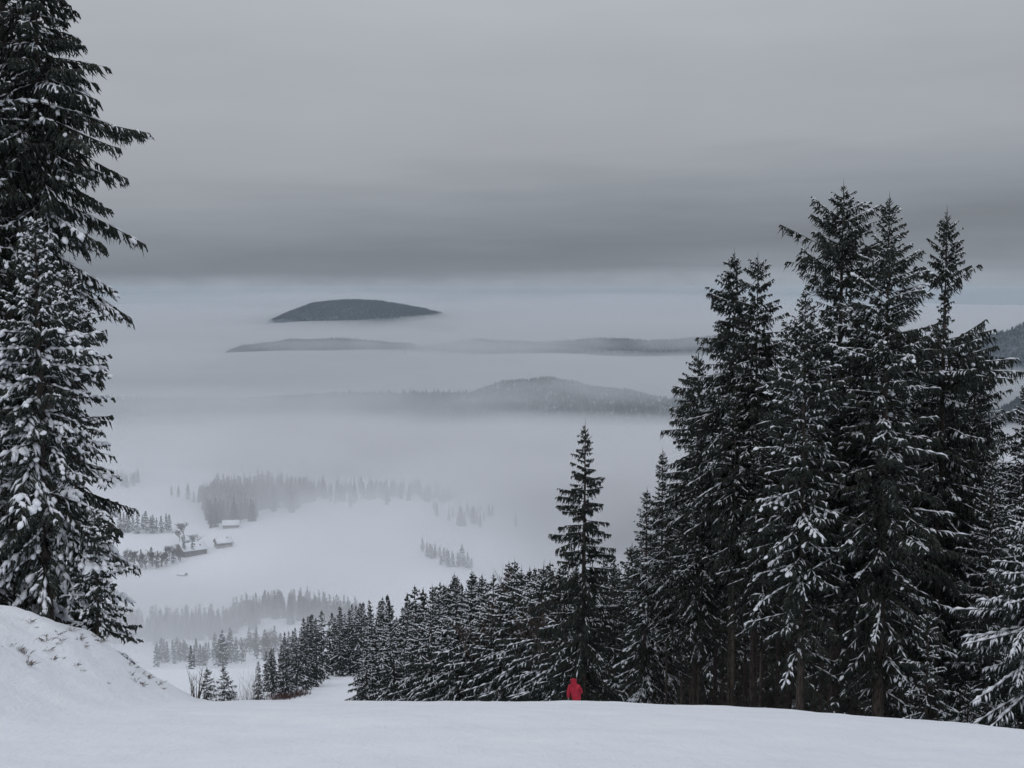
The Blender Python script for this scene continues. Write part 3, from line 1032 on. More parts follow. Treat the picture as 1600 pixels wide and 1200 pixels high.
bank(-250, 1360, -240, 950, 640, 86, 0.0088, 'thin mist lying over the valley fields', 170, 1.1, 0.0, 0.45, 0.36, 4.2)
bank(-250, 1850, -248, 1300, 380, 66, 0.018, 'fog bank behind the valley wood', 280, 1.2, 0.0, 0.5, 0.33, 4.0)
bank(190, 1200, -258, 300, 380, 110, 0.018, 'fog filling the dip right of the white field', 170, 1.1, 0.0, 0.5, 0.34, 4.0)
bank(-270, 780, -218, 380, 170, 48, 0.013, 'low mist in front of the fir line', 240, 1.2, 0.0, 0.6)
bank(-100, 3850, -410, 1900, 420, 110, 0.0022, 'mist round the wooded hill', 420, 1.2, 0.0, 0.6)
bank(-1000, 4050, -395, 1450, 380, 95, 0.0085, 'thick mist hiding the swell left of the wooded hill', 420, 1.1, 0.0, 0.6)
bank(250, 4000, -312, 1200, 420, 52, 0.0036, 'cloud shred trailing over the wooded hill', 260, 1.2, 0.0, 0.5)
bank(-900, 6950, -318, 1500, 330, 62, 0.0046, 'fog layer over the left low ridge', 420, 1.1, 0.0, 0.6)
bank(650, 7300, -314, 1800, 330, 64, 0.0046, 'fog layer over the right low ridge', 420, 1.1, 0.0, 0.6)
bank(-3900, 9800, -205, 2000, 800, 55, 0.0016, 'far fog shred left of the farthest hill', 900, 1.2)
bank(900, 13500, -190, 3600, 1500, 90, 0.0010, 'far fog shred right of the farthest hill', 1500, 1.2)
bank(-1000, 17500, -170, 7000, 2500, 130, 0.0012, 'pale fog along the horizon', 2500, 1.2)
bank(2500, 5500, -400, 1400, 500, 60, 0.0030, 'mist between the slopes at the right edge', 500, 1.2)
bank(-185, 600, -176, 150, 90, 36, 0.0065, 'faint mist before the lower tree belt', None, 1.1)
# torn cloud far beyond, outside the hazy air
bank(-6000, 29500, 20, 9000, 3000, 330, 0.00022, 'torn pale cloud low over the horizon, left part', 900, 1.1, 0.0, 0.6, 0.30, 3.0)
bank(6500, 30500, 170, 10000, 3000, 380, 0.00022, 'torn pale cloud low over the horizon, right part', 900, 1.1, 0.0, 0.6, 0.30, 3.0)
bank(-330, 1500, -212, 420, 90, 22, 0.016, 'bright wisp drifting across the valley wood', 120, 1.1, 0.15, 0.5, 0.40, 5.0)
bank(60, 1420, -225, 260, 110, 30, 0.016, 'bright wisp at the far edge of the white field', 120, 1.1, -0.2, 0.5, 0.38, 5.0)
bank(-300, 2700, -325, 2000, 260, 34, 0.006, 'rolling wisps on top of the nearer fog', 260, 1.1, 0.05, 0.6, 0.40, 5.0)

# ------------------------------------------------------------------ things in the valley
def hit(px, py, y0=8.0, y1=3000.0):
    """where the line of sight through a photo pixel meets the ground"""
    tn = row_tan(py)
    kx = (px - 800.0) / FPX * (math.cos(PITCH) + tn * math.sin(PITCH))
    for _ in range(3):
        Y = y0 * (y1 / y0) ** np.linspace(0, 1, 260)
        below = -tn * Y < ground(kx * Y, Y)
        i = int(np.argmax(below)) if below.any() else len(Y) - 1
        y0, y1 = Y[max(i - 1, 0)], Y[i]
    return float(kx * Y[i]), float(Y[i]), gz(kx * Y[i], Y[i])


def one_mesh(parts, name):
    """joins trunk, crown and snow of a tree too small to show them"""
    V, F, I, mats, n = [], [], [], [], 0
    for me in parts:
        if me is None:
            continue
        v = np.empty(len(me.vertices) * 3, np.float32)
        me.vertices.foreach_get('co', v)
        f = np.empty(len(me.loops), np.int32)
        me.loops.foreach_get('vertex_index', f)
        mi = np.empty(len(me.polygons), np.int32)
        me.polygons.foreach_get('material_index', mi)
        V.append(v.reshape(-1, 3)); F.append(f.reshape(-1, 3) + n); I.append(mi + len(mats))
        n += len(me.vertices)
        mats += list(me.materials)
    return np.concatenate(V), np.concatenate(F), np.concatenate(I), mats


small_raw = [one_mesh(spruce(110 + i, 20.0, 2.7 + 0.35 * i, base=0.04 + 0.04 * i, snow=0.10, hang=0.35, dens=1.1, sub=0, tassel=0, e_bot=-22, e_top=40,
                             whorl=1.35, nb=5, wid=0.42, bl=1.3, needle='needles_far', snow_w=3.0), 's') for i in range(4)]
small_me = [mesh_from('valley_spruce', v, f, m, i) for (v, f, i, m) in small_raw]


def tiny_spruce(seed):
    """a spruce for woods a kilometre off: tiers of drooping boughs on a stem"""
    r_ = np.random.RandomState(seed)
    R0 = r_.uniform(2.3, 3.2)
    z = 1.5
    zz, aa = [], []
    while z < 19.3:
        k = 7 if z < 12 else 5
        a0 = r_.uniform(0, 6.28)
        for q in range(k):
            zz.append(z + r_.uniform(-0.4, 0.4)); aa.append(a0 + q * 6.283 / k + r_.uniform(-0.3, 0.3))
        z += 1.45 * r_.uniform(0.8, 1.2)
    zz, aa = np.array(zz), np.array(aa)
    L = R0 * (1 - zz / 20.3) ** 0.8 * r_.uniform(0.65, 1.2, len(zz)) + 0.25
    b = np.stack([0 * zz, 0 * zz, zz], -1)
    d = np.stack([np.cos(aa), np.sin(aa), -0.35 + 0 * aa], -1)
    g = Geo()
    V, F = spindles(b, b + d * (L * 0.6)[:, None], b + d * L[:, None] - UPV * (0.15 * L)[:, None], 0.30 + 0.12 * L, 0.42 + 0.1 * L)
    g.add(V, F, 0)
    V, F = tubes(np.array([[[0, 0, -0.6], [0, 0, 8], [0, 0, 20.0]]]), np.array([[0.24, 0.16, 0.05]]), 4)
    g.add(V, F, 1)
    ok = r_.rand(len(zz)) < 0.25
    V, F = spindles(b[ok] + UPV * 0.3 + d[ok] * (0.3 * L[ok])[:, None], b[ok] + UPV * 0.42 + d[ok] * (L[ok] * 0.6)[:, None], b[ok] + UPV * 0.2 + d[ok] * (L[ok] * 0.95)[:, None], 0.22, 0.16)
    g.add(V, F, 2)
    return np.concatenate(g.V), np.concatenate(g.F), np.concatenate(g.I), [MAT['needles_far'], MAT['bark'], MAT['snow']]


tiny_raw = [tiny_spruce(150 + i) for i in range(8)]


def bare_tree(seed, h, spread=0.5, levels=4, kids=4, r0=0.16, mat_='bare', thick=1.0):
    r_ = random.Random(seed)
    segs = []

    def grow(p, d, ln, r, lv):
        pts = [p]
        q = p.copy()
        dd = d.copy()
        for _ in range(3):
            dd = (dd + Vector((r_.uniform(-1, 1), r_.uniform(-1, 1), r_.uniform(-0.3, 0.6))) * 0.14).normalized()
            q = q + dd * (ln / 3)
            pts.append(q.copy())
        segs.append((pts, r))
        if lv == 0:
            return
        n = kids if lv > 1 else kids + 1
        for i in range(n):
            u = r_.uniform(0.35, 1.0)
            k = min(2, int(u * 3))
            b = pts[k].lerp(pts[k + 1], u * 3 - k)
            a = r_.uniform(0, 6.28)
            side = Vector((math.cos(a), math.sin(a), r_.uniform(0.0, 0.9)))
            nd = (dd * (1 - spread) + side.normalized() * spread + Vector((0, 0, 0.12))).normalized()
            grow(b, nd, ln * r_.uniform(0.45, 0.72), r * 0.55, lv - 1)
    grow(Vector((0, 0, -0.3)), Vector((0, 0, 1)), h * 0.52, r0, levels)
    P = np.array([[list(p) for p in s[0]] for s in segs])
    rr_ = np.array([s[1] for s in segs])[:, None] * np.linspace(1, 0.55, 4)[None] * thick + 0.002
    P[..., 2] *= h / max(P[..., 2].max(), 1e-3)
    V, F = tubes(P, rr_, 3)
    return mesh_from('bare_tree', V, F, [MAT[mat_]])


bare_me = [bare_tree(200 + i, 14.0, 0.50 + 0.05 * i, 4, 5, 0.20, thick=1.9) for i in range(3)]
larch_me = [bare_tree(210 + i, 18.0, 0.42, 4, 5, 0.15, 'larch', 1.3) for i in range(2)]

rng = np.random.RandomState(77)


def small(px, py, h, lab, grp, me=None, name='spruce_tree', base_h=20.0):
    x, y, z = hit(px, py, 450.0)
    o = link(name, me or small_me[rng.randint(4)], None, (x, y, z - 0.4))
    s = h / base_h
    q = rng.uniform(1.0, 1.5)
    o.scale = (s * q, s * q, s)
    o.rotation_euler = (0, 0, rng.uniform(0, 6.28))
    return tag(o, lab, 'tree', grp)


def wood(spots, label, kinds=tiny_raw, name='spruce_wood', hscale=1.0):
    """a far wood that reads as one mass: joined trees, (px, py, h)"""
    V, F, I, n = [], [], [], 0
    mats = kinds[0][3]
    for (px, py, h) in spots:
        x, y, z = hit(px, py, 450.0)
        v, f, i, _ = kinds[rng.randint(len(kinds))]
        a = rng.uniform(0, 6.28)
        s = h / 20.0
        c_, s_ = math.cos(a), math.sin(a)
        Rm = np.array([[c_, s_, 0], [-s_, c_, 0], [0, 0, 1]])
        V.append((v @ Rm) * np.array([s * 1.2, s * 1.2, s]) + np.array([x, y, z - 0.4]))
        F.append(f + n); I.append(i)
        n += len(v)
    me = mesh_from(name, np.concatenate(V), np.concatenate(F), mats, np.concatenate(I))
    return tag(link(name, me), label, 'wood', kind='stuff')


# firs left of the farm, on the upper field
for px in list(range(186, 268, 6)):
    small(px + rng.uniform(-2, 2), 832 + (px - 186) * 0.03 + rng.uniform(-6, 1), rng.uniform(15, 22), 'spruce in the compact clump on the upper field left of the farm', 'spruces left of the farm')
# bare trees and pines below it
for i in range(30):
    px = 178 + i * 4.3 + rng.uniform(-3, 3)
    py = 898 - max(0, px - 205) * 0.28 + rng.uniform(-12, 2)
    if i % 3 == 1:
        small(px, py, rng.uniform(13, 18), 'dark conifer among the leafless trees below the farm', 'conifers below the farm')
    else:
        small(px, py, rng.uniform(12, 19), 'leafless tree in the belt running down from the farm', 'leafless trees below the farm', bare_me[i % 3], 'bare_tree', 14.0)
small(289, 843, 19, 'large rounded leafless tree right behind the long farmhouse', 'leafless trees below the farm', bare_me[1], 'bare_tree', 14.0)
small(281, 846, 14, 'smaller leafless tree left of the rounded one behind the farmhouse', 'leafless trees below the farm', bare_me[2], 'bare_tree', 14.0)
# single trees on the skyline of the upper field
for px, py, h, lab in [(268, 775, 12, 'faint leftmost tree on the upper field beside the misty wood'), (279, 777, 14, 'faint second tree on the upper field beside the misty wood'),
                       (294, 781, 19, 'faint tallest tree at the tip of the misty wood'), (303, 785, 13, 'low faint tree touching the misty wood')]:
    small(px, py, h, lab, 'faint trees on the upper field')
wood([(rng.uniform(172, 220), rng.uniform(752, 762), rng.uniform(13, 20)) for _ in range(16)], 'faint wood in the mist at the far left')
def belt(n, kx, kt, kb, h0, h1):
    """random trees between an upper and a lower edge line; the edges are ragged and thin out at both ends"""
    out = []
    while len(out) < n:
        px = rng.uniform(kx[0], kx[-1])
        f = (px - kx[0]) / (kx[-1] - kx[0])
        end = min(1.0, min(f, 1 - f) * 7 + 0.15)
        if rng.rand() > end:
            continue
        t_, b_ = np.interp(px, kx, kt), np.interp(px, kx, kb) + 5 * math.sin(px * 0.21) + 4 * math.sin(px * 0.083 + 1)
        out.append((px, t_ + (b_ - t_) * rng.rand() * end, rng.uniform(h0, h1) * (0.6 + 0.4 * end)))
    return out


wood(belt(460, [306, 325, 345, 400, 440, 500], [780, 772, 768, 764, 768, 775], [786, 826, 822, 806, 796, 786], 15, 26), 'dark misty spruce wood behind the farm')
wood(belt(170, [455, 500, 560, 620, 720], [772, 768, 764, 768, 778], [786, 788, 786, 780, 782], 12, 21), 'line of spruces fading into fog right of the misty wood')
wood(belt(190, [350, 400, 440, 480, 575], [970, 955, 944, 950, 966], [985, 975, 968, 972, 978], 10, 19), 'misty spruce wood cresting a swell below the white field')
wood(belt(180, [140, 200, 260, 320, 375], [986, 984, 984, 982, 982], [1006, 1004, 1004, 1002, 996], 12, 20), 'pale row of spruces in mist below the white field')
for i, px in enumerate(np.linspace(662, 738, 20)):
    small(px + rng.uniform(-2, 2), np.interp(px, [660, 700, 740], [868, 884, 893]) + rng.uniform(-8, 2), rng.uniform(9, 15) if i != 15 else 19, 'spruce in the small clump on the falling right edge of the white field', 'spruces at the white field edge')
wood([(rng.normal(735, 24), rng.normal(812, 7), rng.uniform(9, 18)) for _ in range(30)], 'barely visible trees in fog right of the white field')
# nearer belt of mixed trees behind the bank
for i in range(46):
    px = 246 + i * 4.3 + rng.uniform(-3, 3)
    py = 1040 - max(0, px - 330) * 0.10 + 3 * math.sin(px * 0.11) + rng.uniform(-9, 4)
    if 375 < px < 436 and i % 3:
        small(px, py, rng.uniform(13, 18), 'brownish leafless tree in the belt below the piste', 'leafless trees of the lower belt', larch_me[i % 2], 'bare_tree', 18.0)
    else:
        small(px, py, rng.uniform(9, 15) if px < 335 else rng.uniform(13, 19), 'grey spruce in the tree belt across the meadow below the piste', 'spruces of the lower belt')

for i, (px, top, Y) in enumerate([(772, 905, 104), (812, 890, 98), (842, 884, 94), (858, 890, 90), (872, 930, 84), (828, 940, 92)]):
    x, y, z, h = stand(px, top, Y)
    o = link('bare_tree', larch_me[i % 2], None, (x, y, z))
    o.scale = (h / 18.0 * 0.8, h / 18.0 * 0.8, h / 18.0)
    o.rotation_euler = (0, 0, i * 1.3)
    tag(o, 'brown leafless tree among the spruces left of the lone spruce', 'tree', 'brown trees in the forest edge')

# treetops filling the wood on the slope behind the single spruces
dense_raw = [one_mesh(spruce(120 + i, 17.0, 2.6 + 0.2 * i, base=0.1, snow=0.4, hang=0.6, dens=2.2, sub=0, tassel=0, e_bot=-28, e_top=34, whorl=1.3, wid=0.2, bl=1.0, needle='needles_slope', snow_w=2.4, nb=5, twig_snow=0.15), 's') for i in range(4)]
V, F, I, n = [], [], [], 0
for i in range(30):
    px = rng.uniform(590, 960)
    Y = rng.uniform(170, 300)
    top = np.interp(px, [560, 640, 700, 770, 850, 950, 1010], [945, 925, 906, 886, 876, 868, 850]) - 4 + abs(rng.normal(0, 12))
    x, y, z, h = stand(px, top, Y)
    v, f, ii, mats_ = dense_raw[i % 4]
    a, s = rng.uniform(0, 6.28), float(np.clip(h / 17.0, 0.4, 1.5))
    Rm = np.array([[math.cos(a), math.sin(a), 0], [-math.sin(a), math.cos(a), 0], [0, 0, 1]])
    V.append((v @ Rm) * s * np.array([0.85, 0.85, 1.0]) + np.array([x, y, z])); F.append(f + n); I.append(ii)
    n += len(v)
tag(link('spruce_wood', mesh_from('spruce_wood', np.concatenate(V), np.concatenate(F), mats_, np.concatenate(I))), 'close mass of snowy treetops climbing the slope behind the forest edge', 'wood', kind='stuff')

# ---- farm buildings
MAT['timber'] = two_tone('weathered_timber', (0.06, 0.05, 0.042), (0.13, 0.105, 0.085), 1.2, 0.9)
MAT['plaster'] = two_tone('grey_plaster', (0.26, 0.25, 0.24), (0.36, 0.35, 0.33), 0.5, 0.9)
MAT['glass'] = two_tone('dark_window', (0.02, 0.022, 0.026), (0.04, 0.043, 0.05), 1.0, 0.2)
MAT['brick'] = two_tone('chimney_masonry', (0.12, 0.09, 0.08), (0.2, 0.16, 0.14), 3.0, 0.9)


def box(V0, V1):
    x0, y0, z0 = V0
    x1, y1, z1 = V1
    V = np.array([[x0, y0, z0], [x1, y0, z0], [x1, y1, z0], [x0, y1, z0], [x0, y0, z1], [x1, y0, z1], [x1, y1, z1], [x0, y1, z1]], float)
    F = np.array([[0, 3, 2], [0, 2, 1], [4, 5, 6], [4, 6, 7], [0, 1, 5], [0, 5, 4], [1, 2, 6], [1, 6, 5], [2, 3, 7], [2, 7, 6], [3, 0, 4], [3, 4, 7]])
    return V, F


def prism_roof(L, Wd, z0, rise, over, th_):
    """gable roof slab pair along x with overhang; returns verts and tris"""
    hl = L / 2 + over
    hw = Wd / 2 + over
    sl = rise / (Wd / 2)
    ze = z0 - over * sl
    sec = [(-hw, ze), (0, z0 + rise), (hw, ze), (hw, ze + th_), (0, z0 + rise + th_), (-hw, ze + th_)]
    V = np.array([[-hl, y, z] for y, z in sec] + [[hl, y, z] for y, z in sec])
    F = []
    for i in range(6):
        j = (i + 1) % 6
        F += [[i, i + 6, j + 6], [i, j + 6, j]]
    for o_, flip in ((0, False), (6, True)):
        q = [[0, 1, 4], [0, 4, 5], [1, 2, 3], [1, 3, 4]]
        F += [[a + o_ for a in (t if not flip else t[::-1])] for t in q]
    return V, np.array(F)


def house(px, py, L, Wd, wall_h, rise, rz, label, stone=1.0, chim=(), wins=(), name='farmhouse', cat='house'):
    x, y, z = hit(px, py, 450.0)
    root = empty(name, (x, y, z - 0.3), rz)
    tag(root, label, cat, 'farm buildings in the valley' if name == 'farmhouse' else None)
    # walls with gables: lower masonry storey, timber above
    lo_h = wall_h * 0.45 * stone
    if lo_h > 0.3:
        V, F = box((-L / 2 - 0.05, -Wd / 2 - 0.05, -3.0), (L / 2 + 0.05, Wd / 2 + 0.05, lo_h))
        link('ground_storey', mesh_from('ground_storey', V, F, [MAT['plaster']]), root)
    V = np.array([[-L / 2, -Wd / 2, lo_h - 0.1 if lo_h > 0.3 else -3.0], [-L / 2, Wd / 2, lo_h - 0.1 if lo_h > 0.3 else -3.0], [-L / 2, Wd / 2, wall_h], [-L / 2, 0, wall_h + rise], [-L / 2, -Wd / 2, wall_h]])
    V = np.concatenate([V, V * np.array([-1, 1, 1])])
    F = np.array([[0, 1, 2], [0, 2, 4], [4, 2, 3], [5, 7, 6], [5, 9, 7], [9, 8, 7], [0, 4, 9], [0, 9, 5], [1, 6, 7], [1, 7, 2]])
    wall = link('wall', mesh_from('wall', V, F[:, ::-1], [MAT['timber']]), root)
    V, F = prism_roof(L, Wd, wall_h + 0.02, rise, 1.1, 0.25)
    roof = link('roof', mesh_from('roof', V, F, [MAT['timber']]), root)
    V, F = prism_roof(L - 0.15, Wd - 0.1, wall_h + 0.30, rise, 1.05, 0.55)
    link('roof_snow', mesh_from('roof_snow', V, F, [MAT['snow']]), roof)
    for (cx, cy, ch) in chim:
        zc = wall_h + rise * (1 - abs(cy) / (Wd / 2))
        V, F = box((cx - 0.5, cy - 0.5, zc - 0.2), (cx + 0.5, cy + 0.5, zc + ch))
        link('chimney', mesh_from('chimney', V, F, [MAT['brick']]), roof)
    for (face, u, zz, w_, h_) in wins:
        if face == 's':
            V, F = box((u - w_ / 2, -Wd / 2 - 0.12, zz), (u + w_ / 2, -Wd / 2 + 0.05, zz + h_))
        else:
            V, F = box((-L / 2 - 0.12, u - w_ / 2, zz), (-L / 2 + 0.05, u + w_ / 2, zz + h_))
        link('window', mesh_from('window', V, F, [MAT['glass']]), root)
    return root


house(300, 866, 22, 15, 5.5, 5.0, R_(38), 'long farmhouse with a broad snowy roof, lowest of the farm buildings', 0.0, ((1, -3.2, 2.2), (6, -4.2, 1.8)),
      [('s', -7, 2.2, 1.4, 1.5), ('s', -3, 2.2, 1.4, 1.5), ('s', 1, 2.2, 1.4, 1.5), ('s', 5, 2.2, 1.4, 1.5), ('w', -3, 3, 1.4, 1.5), ('w', 3, 3, 1.4, 1.5)])
house(349, 854, 14, 10, 5.0, 3.8, R_(32), 'smaller farmhouse with its dark gable turned to the left', 1.0, ((3, -1.5, 1.5),), [('w', -2, 3.0, 1.2, 1.4), ('w', 2, 3.0, 1.2, 1.4), ('s', -2, 3.2, 1.2, 1.3), ('s', 3, 3.2, 1.2, 1.3)])
house(361, 824, 15, 9, 3.6, 3.2, R_(10), 'upper farm building, almost only its snowy roof visible in the mist', 1.0, (), [('s', -3, 1.8, 1.2, 1.3)])
house(285, 899, 5.5, 3.6, 1.3, 1.2, R_(-20), 'tiny dark hut alone on the white field', 0.0, (), [('s', 0, 0.1, 0.9, 0.9)], 'field_hut', 'hut')

# ------------------------------------------------------------------ bank, shrubs and tufts
MAT['dry_grass'] = two_tone('dry_grass', (0.05, 0.04, 0.03), (0.16, 0.12, 0.085), 9.0, 0.9)
MAT['red_twig'] = two_tone('reddish_twigs', (0.06, 0.03, 0.027), (0.10, 0.05, 0.043), 3.0, 0.9)


def tuft(seed, n, h, spread, w_):
    r_ = np.random.RandomState(seed)
    a = r_.uniform(0, 6.28, n)
    b = np.stack([np.cos(a) * spread * r_.rand(n), np.sin(a) * spread * r_.rand(n), np.full(n, -0.05)], -1)
    d = norm(np.stack([np.cos(a) * 0.55, np.sin(a) * 0.55, r_.uniform(0.35, 1.2, n)], -1))
    ln = h * r_.uniform(0.5, 1.1, n)
    m_ = b + d * (ln * 0.55)[:, None]
    e = b + d * ln[:, None] + np.stack([np.cos(a), np.sin(a), -1.0 * np.ones(n)], -1) * (ln * 0.25)[:, None]
    V, F = spindles(b, m_, e, w_)
    return mesh_from('tuft', V, F, [MAT['dry_grass']])


tufts = [tuft(300 + i, 20 + 5 * i, 0.24, 0.16, 0.010) for i in range(3)]
TS = [(14, 1005), (18, 1009), (25, 1016), (30, 1020), (37, 1027), (44, 1041), (61, 996), (67, 1003), (72, 1010), (77, 1016), (80, 1030), (92, 1014), (99, 1024), (95, 989), (100, 1000), (122, 992),
      (127, 997), (139, 1004), (118, 1038), (125, 1048), (147, 990), (152, 1000), (160, 1000), (135, 1012), (198, 1055), (203, 1065), (217, 1071), (224, 1048), (231, 1057), (238, 1062), (243, 1066), (249, 1070), (255, 1075),
      (203, 1042), (209, 1050), (167, 1070), (110, 985), (56, 982), (45, 975), (36, 970)]
rng = np.random.RandomState(9)
for i, (px, py) in enumerate(TS):
    x, y, z = hit(px, py)
    o = link('grass_tuft', tufts[i % 3], None, (x, y, z))
    s = rng.uniform(0.22, 0.8)
    x, y, z = hit(px + rng.normal(0, 3), py + rng.normal(0, 3))
    o.location = (x, y, z)
    o.scale = (s * rng.uniform(0.8, 1.5), s, s * rng.uniform(0.6, 1.1))
    o.rotation_euler = (0, 0, rng.uniform(0, 6.28))
    tag(o, 'small tuft of dead grass and twigs poking through the snowy left bank', 'grass tuft', 'dead tufts on the left bank')


def shoots(seed, n, h, spread, w_, mat_, fork=2):
    r_ = np.random.RandomState(seed)
    a = r_.uniform(0, 6.28, n)
    rad = spread * r_.rand(n)
    K = 5
    s = np.linspace(0, 1, K)
    ln = h * r_.uniform(0.55, 1.05, n)
    P = np.empty((n, K, 3))
    out = r_.uniform(0.08, 0.45, n)
    P[..., 0] = (np.cos(a) * rad)[:, None] + (np.cos(a) * out * ln)[:, None] * s ** 1.3 + r_.normal(0, 0.02 * h, (n, K)) * s
    P[..., 1] = (np.sin(a) * rad)[:, None] + (np.sin(a) * out * ln)[:, None] * s ** 1.3 + r_.normal(0, 0.02 * h, (n, K)) * s
    P[..., 2] = ln[:, None] * s - 0.1
    g = Geo()
    V, F = tubes(P, w_ * (1.15 - s[None]) * np.ones((n, 1)), 3)
    g.add(V, F)
    m = n * fork
    if m:
        i2 = r_.randint(0, n, m)
        k = r_.randint(1, K - 1, m)
        q0 = P[i2, k]
        d = norm(np.stack([r_.normal(0, 0.5, m), r_.normal(0, 0.5, m), r_.uniform(0.5, 1.2, m)], -1))
        V, F = spikes(q0, q0 + d * (h * r_.uniform(0.15, 0.4, m))[:, None], w_ * 0.6)
        g.add(V, F)
    return g.mesh('shoots', [MAT[mat_]])


x, y, z = hit(306, 1090)
tag(link('sapling_shrub', shoots(320, 13, 1.05, 0.10, 0.012, 'larch', 2), None, (x, y, z)), 'thin upright bare shoots at the right end of the left bank', 'shrub')
x, y, z = hit(290, 1072)
tag(link('sapling_shrub', shoots(321, 4, 0.5, 0.08, 0.010, 'larch', 1), None, (x, y, z)), 'few short bare twigs left of the upright shoots', 'shrub')
x, y, z = hit(258, 1040)
tag(link('low_shrub', shoots(322, 22, 0.34, 0.5, 0.010, 'bare', 3), None, (x, y, z)), 'low dark shrub on the shoulder of the left bank', 'shrub')
for (px, top, Y, sp, lab, sd_) in [(371, 1052, 121, 1.6, 'round leafless bush right of the two little spruces', 323), (336, 1078, 112, 1.2, 'low snowy bush between the bank and the two little spruces', 324), (388, 1082, 123, 0.8, 'small leafless bush at the edge of the dip', 326)]:
    x, y, z, h = stand(px, top, Y)
    tag(link('bare_bush', shoots(sd_, 90, h, sp, 0.02, 'bare', 5), None, (x, y, z)), lab, 'bush')
for i in range(7):
    px = 428 + i * 8
    x, y, z = hit(px, 1098 - i * 2.0 - 1)
    if y < 200:
        x, y, z = px_x(px, 280) * 1.02, 280 + i * 5, 0
        z = gz(x, y)
    o = link('reddish_bush', bpy.data.meshes.get('red_shoots') or shoots(325, 60, 1.5, 2.0, 0.04, 'red_twig', 4), None, (x, y, z))
    o.data.name = 'red_shoots'
    tag(o, 'low reddish brush at the foot of the wood beyond the dip', 'bush', 'reddish brush along the far wood')
# ------------------------------------------------------------------ the person in red
MAT['jacket'] = two_tone('red_jacket_cloth', (0.33, 0.014, 0.034), (0.42, 0.024, 0.048), 6.0, 0.7, bump=0.5, bscale=16)
MAT['trousers'] = two_tone('dark_trousers', (0.03, 0.04, 0.045), (0.06, 0.07, 0.075), 8.0, 0.8)
MAT['boots'] = two_tone('black_boots', (0.02, 0.02, 0.022), (0.035, 0.035, 0.04), 8.0, 0.5)
MAT['skin'] = two_tone('skin', (0.50, 0.33, 0.25), (0.56, 0.38, 0.30), 6.0, 0.5)
MAT['glove'] = two_tone('grey_gloves', (0.12, 0.12, 0.13), (0.2, 0.2, 0.21), 8.0, 0.8)


def skin(name, verts, edges, m, parent, sub=2, root=0):
    me = bpy.data.meshes.new(name)
    me.from_pydata([v[0] for v in verts], edges, [])
    o = link(name, me, parent)
    md = o.modifiers.new('Skin', 'SKIN')
    md.use_smooth_shade = True
    for i, v in enumerate(verts):
        rad = v[1] if isinstance(v[1], tuple) else (v[1], v[1])
        me.skin_vertices[0].data[i].radius = rad
        me.skin_vertices[0].data[i].use_root = (i == root)
    sm = o.modifiers.new('Smooth', 'SUBSURF')
    sm.levels = sm.render_levels = sub
    me.materials.append(m)
    return o


PYY = 48.4
PX_ = (900 - 800.0) / FPX * PYY * 1.022
person = empty('person', (PX_, PYY, gz(PX_, PYY) - 0.02), 0.0)
person.scale = (1.0, 1.0, 0.94)
tag(person, 'person in a hooded red jacket seen from behind, going down over the crest', 'person')
# walks downhill (+y), back to the camera, leaning a little to the left
lean = -0.07
hip, ch, nk = (0.0, 0.0, 0.93), (lean * 0.6, 0.06, 1.30), (lean * 1.2, 0.09, 1.49)
shl, shr = (-0.165 + lean, 0.08, 1.40), (0.17 + lean, 0.06, 1.39)
ell, elr = (-0.225 + lean, 0.03, 1.14), (0.225 + lean * 0.3, 0.10, 1.15)
wrl, wrr = (-0.215 + lean, 0.08, 0.88), (0.17, 0.34, 1.08)
kl, kr = (-0.12, 0.14, 0.50), (0.13, 0.02, 0.50)
al, ar = (-0.12, 0.04, 0.10), (0.15, -0.14, 0.12)
tl, tr_ = (-0.13, 0.22, 0.04), (0.17, 0.03, 0.03)
body = skin('body', [(hip, (0.10, 0.075)), (ch, (0.13, 0.09)), (nk, 0.06), ((nk[0] - 0.01, nk[1] + 0.03, 1.60), (0.075, 0.09)), ((nk[0] - 0.01, nk[1] + 0.03, 1.70), (0.07, 0.085)),
                     (shl, 0.065), (ell, 0.046), (wrl, 0.032), (shr, 0.065), (elr, 0.046), (wrr, 0.032),
                     ((-0.09, 0.0, 0.86), 0.07), (kl, 0.062), (al, 0.042), ((0.09, 0.0, 0.86), 0.07), (kr, 0.062), (ar, 0.042),
                     ((nk[0] - 0.01, nk[1] + 0.115, 1.63), 0.016)],
            [(0, 1), (1, 2), (2, 3), (3, 4), (1, 5), (5, 6), (6, 7), (1, 8), (8, 9), (9, 10), (0, 11), (11, 12), (12, 13), (0, 14), (14, 15), (15, 16), (3, 17)], MAT['skin'], person)
skin('jacket', [((0.03, 0.0, 0.74), (0.235, 0.175)), ((0.015, 0.02, 1.0), (0.245, 0.18)), ((lean * 0.6, 0.05, 1.24), (0.245, 0.175)), ((lean, 0.08, 1.40), (0.20, 0.15)), ((nk[0], nk[1], 1.49), 0.095),
                (shl, 0.095), (ell, 0.083), ((wrl[0], wrl[1] - 0.01, wrl[2] + 0.04), 0.062), (shr, 0.095), (elr, 0.083), ((wrr[0], wrr[1] - 0.03, wrr[2]), 0.062)],
     [(0, 1), (1, 2), (2, 3), (3, 4), (3, 5), (5, 6), (6, 7), (3, 8), (8, 9), (9, 10)], MAT['jacket'], person, 2, 2)
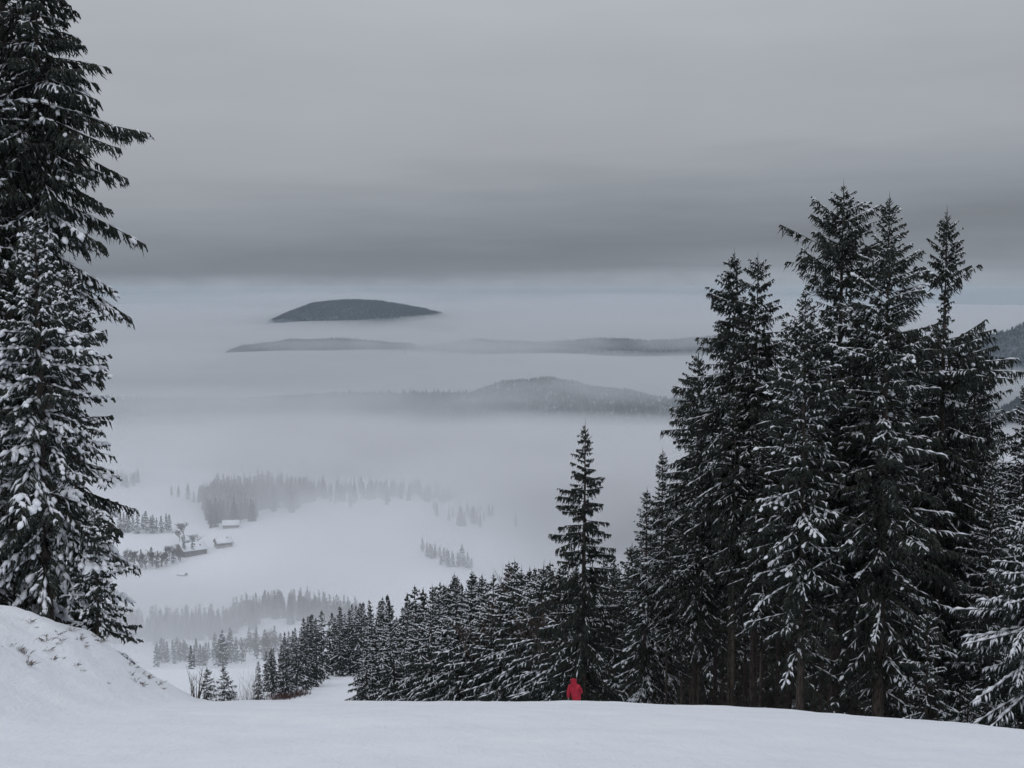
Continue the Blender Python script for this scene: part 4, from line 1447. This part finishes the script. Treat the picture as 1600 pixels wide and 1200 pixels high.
skin('hood', [((nk[0], nk[1] - 0.02, 1.44), (0.165, 0.12)), ((nk[0] - 0.01, nk[1] + 0.0, 1.565), (0.122, 0.115)), ((nk[0] - 0.012, nk[1] + 0.02, 1.67), (0.10, 0.105)), ((nk[0] - 0.012, nk[1] + 0.03, 1.73), (0.055, 0.055))],
     [(0, 1), (1, 2), (2, 3)], MAT['jacket'], person, 2, 1)
skin('trousers', [((0.0, 0.0, 0.92), (0.17, 0.13)), ((-0.10, 0.01, 0.80), 0.115), (kl, 0.085), ((al[0], al[1], 0.20), 0.075), ((0.10, 0.0, 0.80), 0.115), (kr, 0.085), ((ar[0], ar[1], 0.22), 0.075)],
     [(0, 1), (1, 2), (2, 3), (0, 4), (4, 5), (5, 6)], MAT['trousers'], person)
for a_, t_ in ((al, tl), (ar, tr_)):
    skin('boot', [((a_[0], a_[1], 0.26), 0.07), ((a_[0], a_[1] - 0.01, 0.09), 0.075), ((a_[0], a_[1] + 0.10, 0.06), (0.055, 0.06)), ((t_[0], t_[1] + 0.02, 0.05), (0.045, 0.045))], [(0, 1), (1, 2), (2, 3)], MAT['boots'], person)
for w_, d_ in ((wrl, Vector((0.02, 0.25, -1.0)).normalized()), (wrr, Vector((-0.1, 1.0, -0.25)).normalized())):
    w_ = Vector(w_)
    sx_ = d_.cross(Vector((1, 0, 0))).normalized()
    palm = w_ + d_ * 0.06
    vv = [((w_[:]), 0.034), (palm[:], (0.042, 0.026)), ((w_ + d_ * 0.095)[:], (0.042, 0.024))]
    ed = [(0, 1), (1, 2)]
    for q, (o_, ln) in enumerate(((-0.032, 0.070), (-0.011, 0.080), (0.011, 0.075), (0.032, 0.060))):
        b_ = w_ + d_ * 0.10 + sx_ * o_
        k_ = b_ + d_ * ln * 0.5
        e_ = k_ + (d_ * 0.6 + Vector((0.3, 0.3, -0.3))) * ln * 0.5
        vv += [(b_[:], 0.011), (k_[:], 0.0105), (e_[:], 0.009)]
        i0 = len(vv) - 3
        ed += [(2, i0), (i0, i0 + 1), (i0 + 1, i0 + 2)]
    b_ = palm + sx_ * -0.045
    e_ = b_ + (d_ * 0.8 - sx_ * 0.6).normalized() * 0.05
    vv += [(b_[:], 0.013), (e_[:], 0.011)]
    ed += [(1, len(vv) - 2), (len(vv) - 2, len(vv) - 1)]
    skin('glove', vv, ed, MAT['glove'], person, 1, 1)
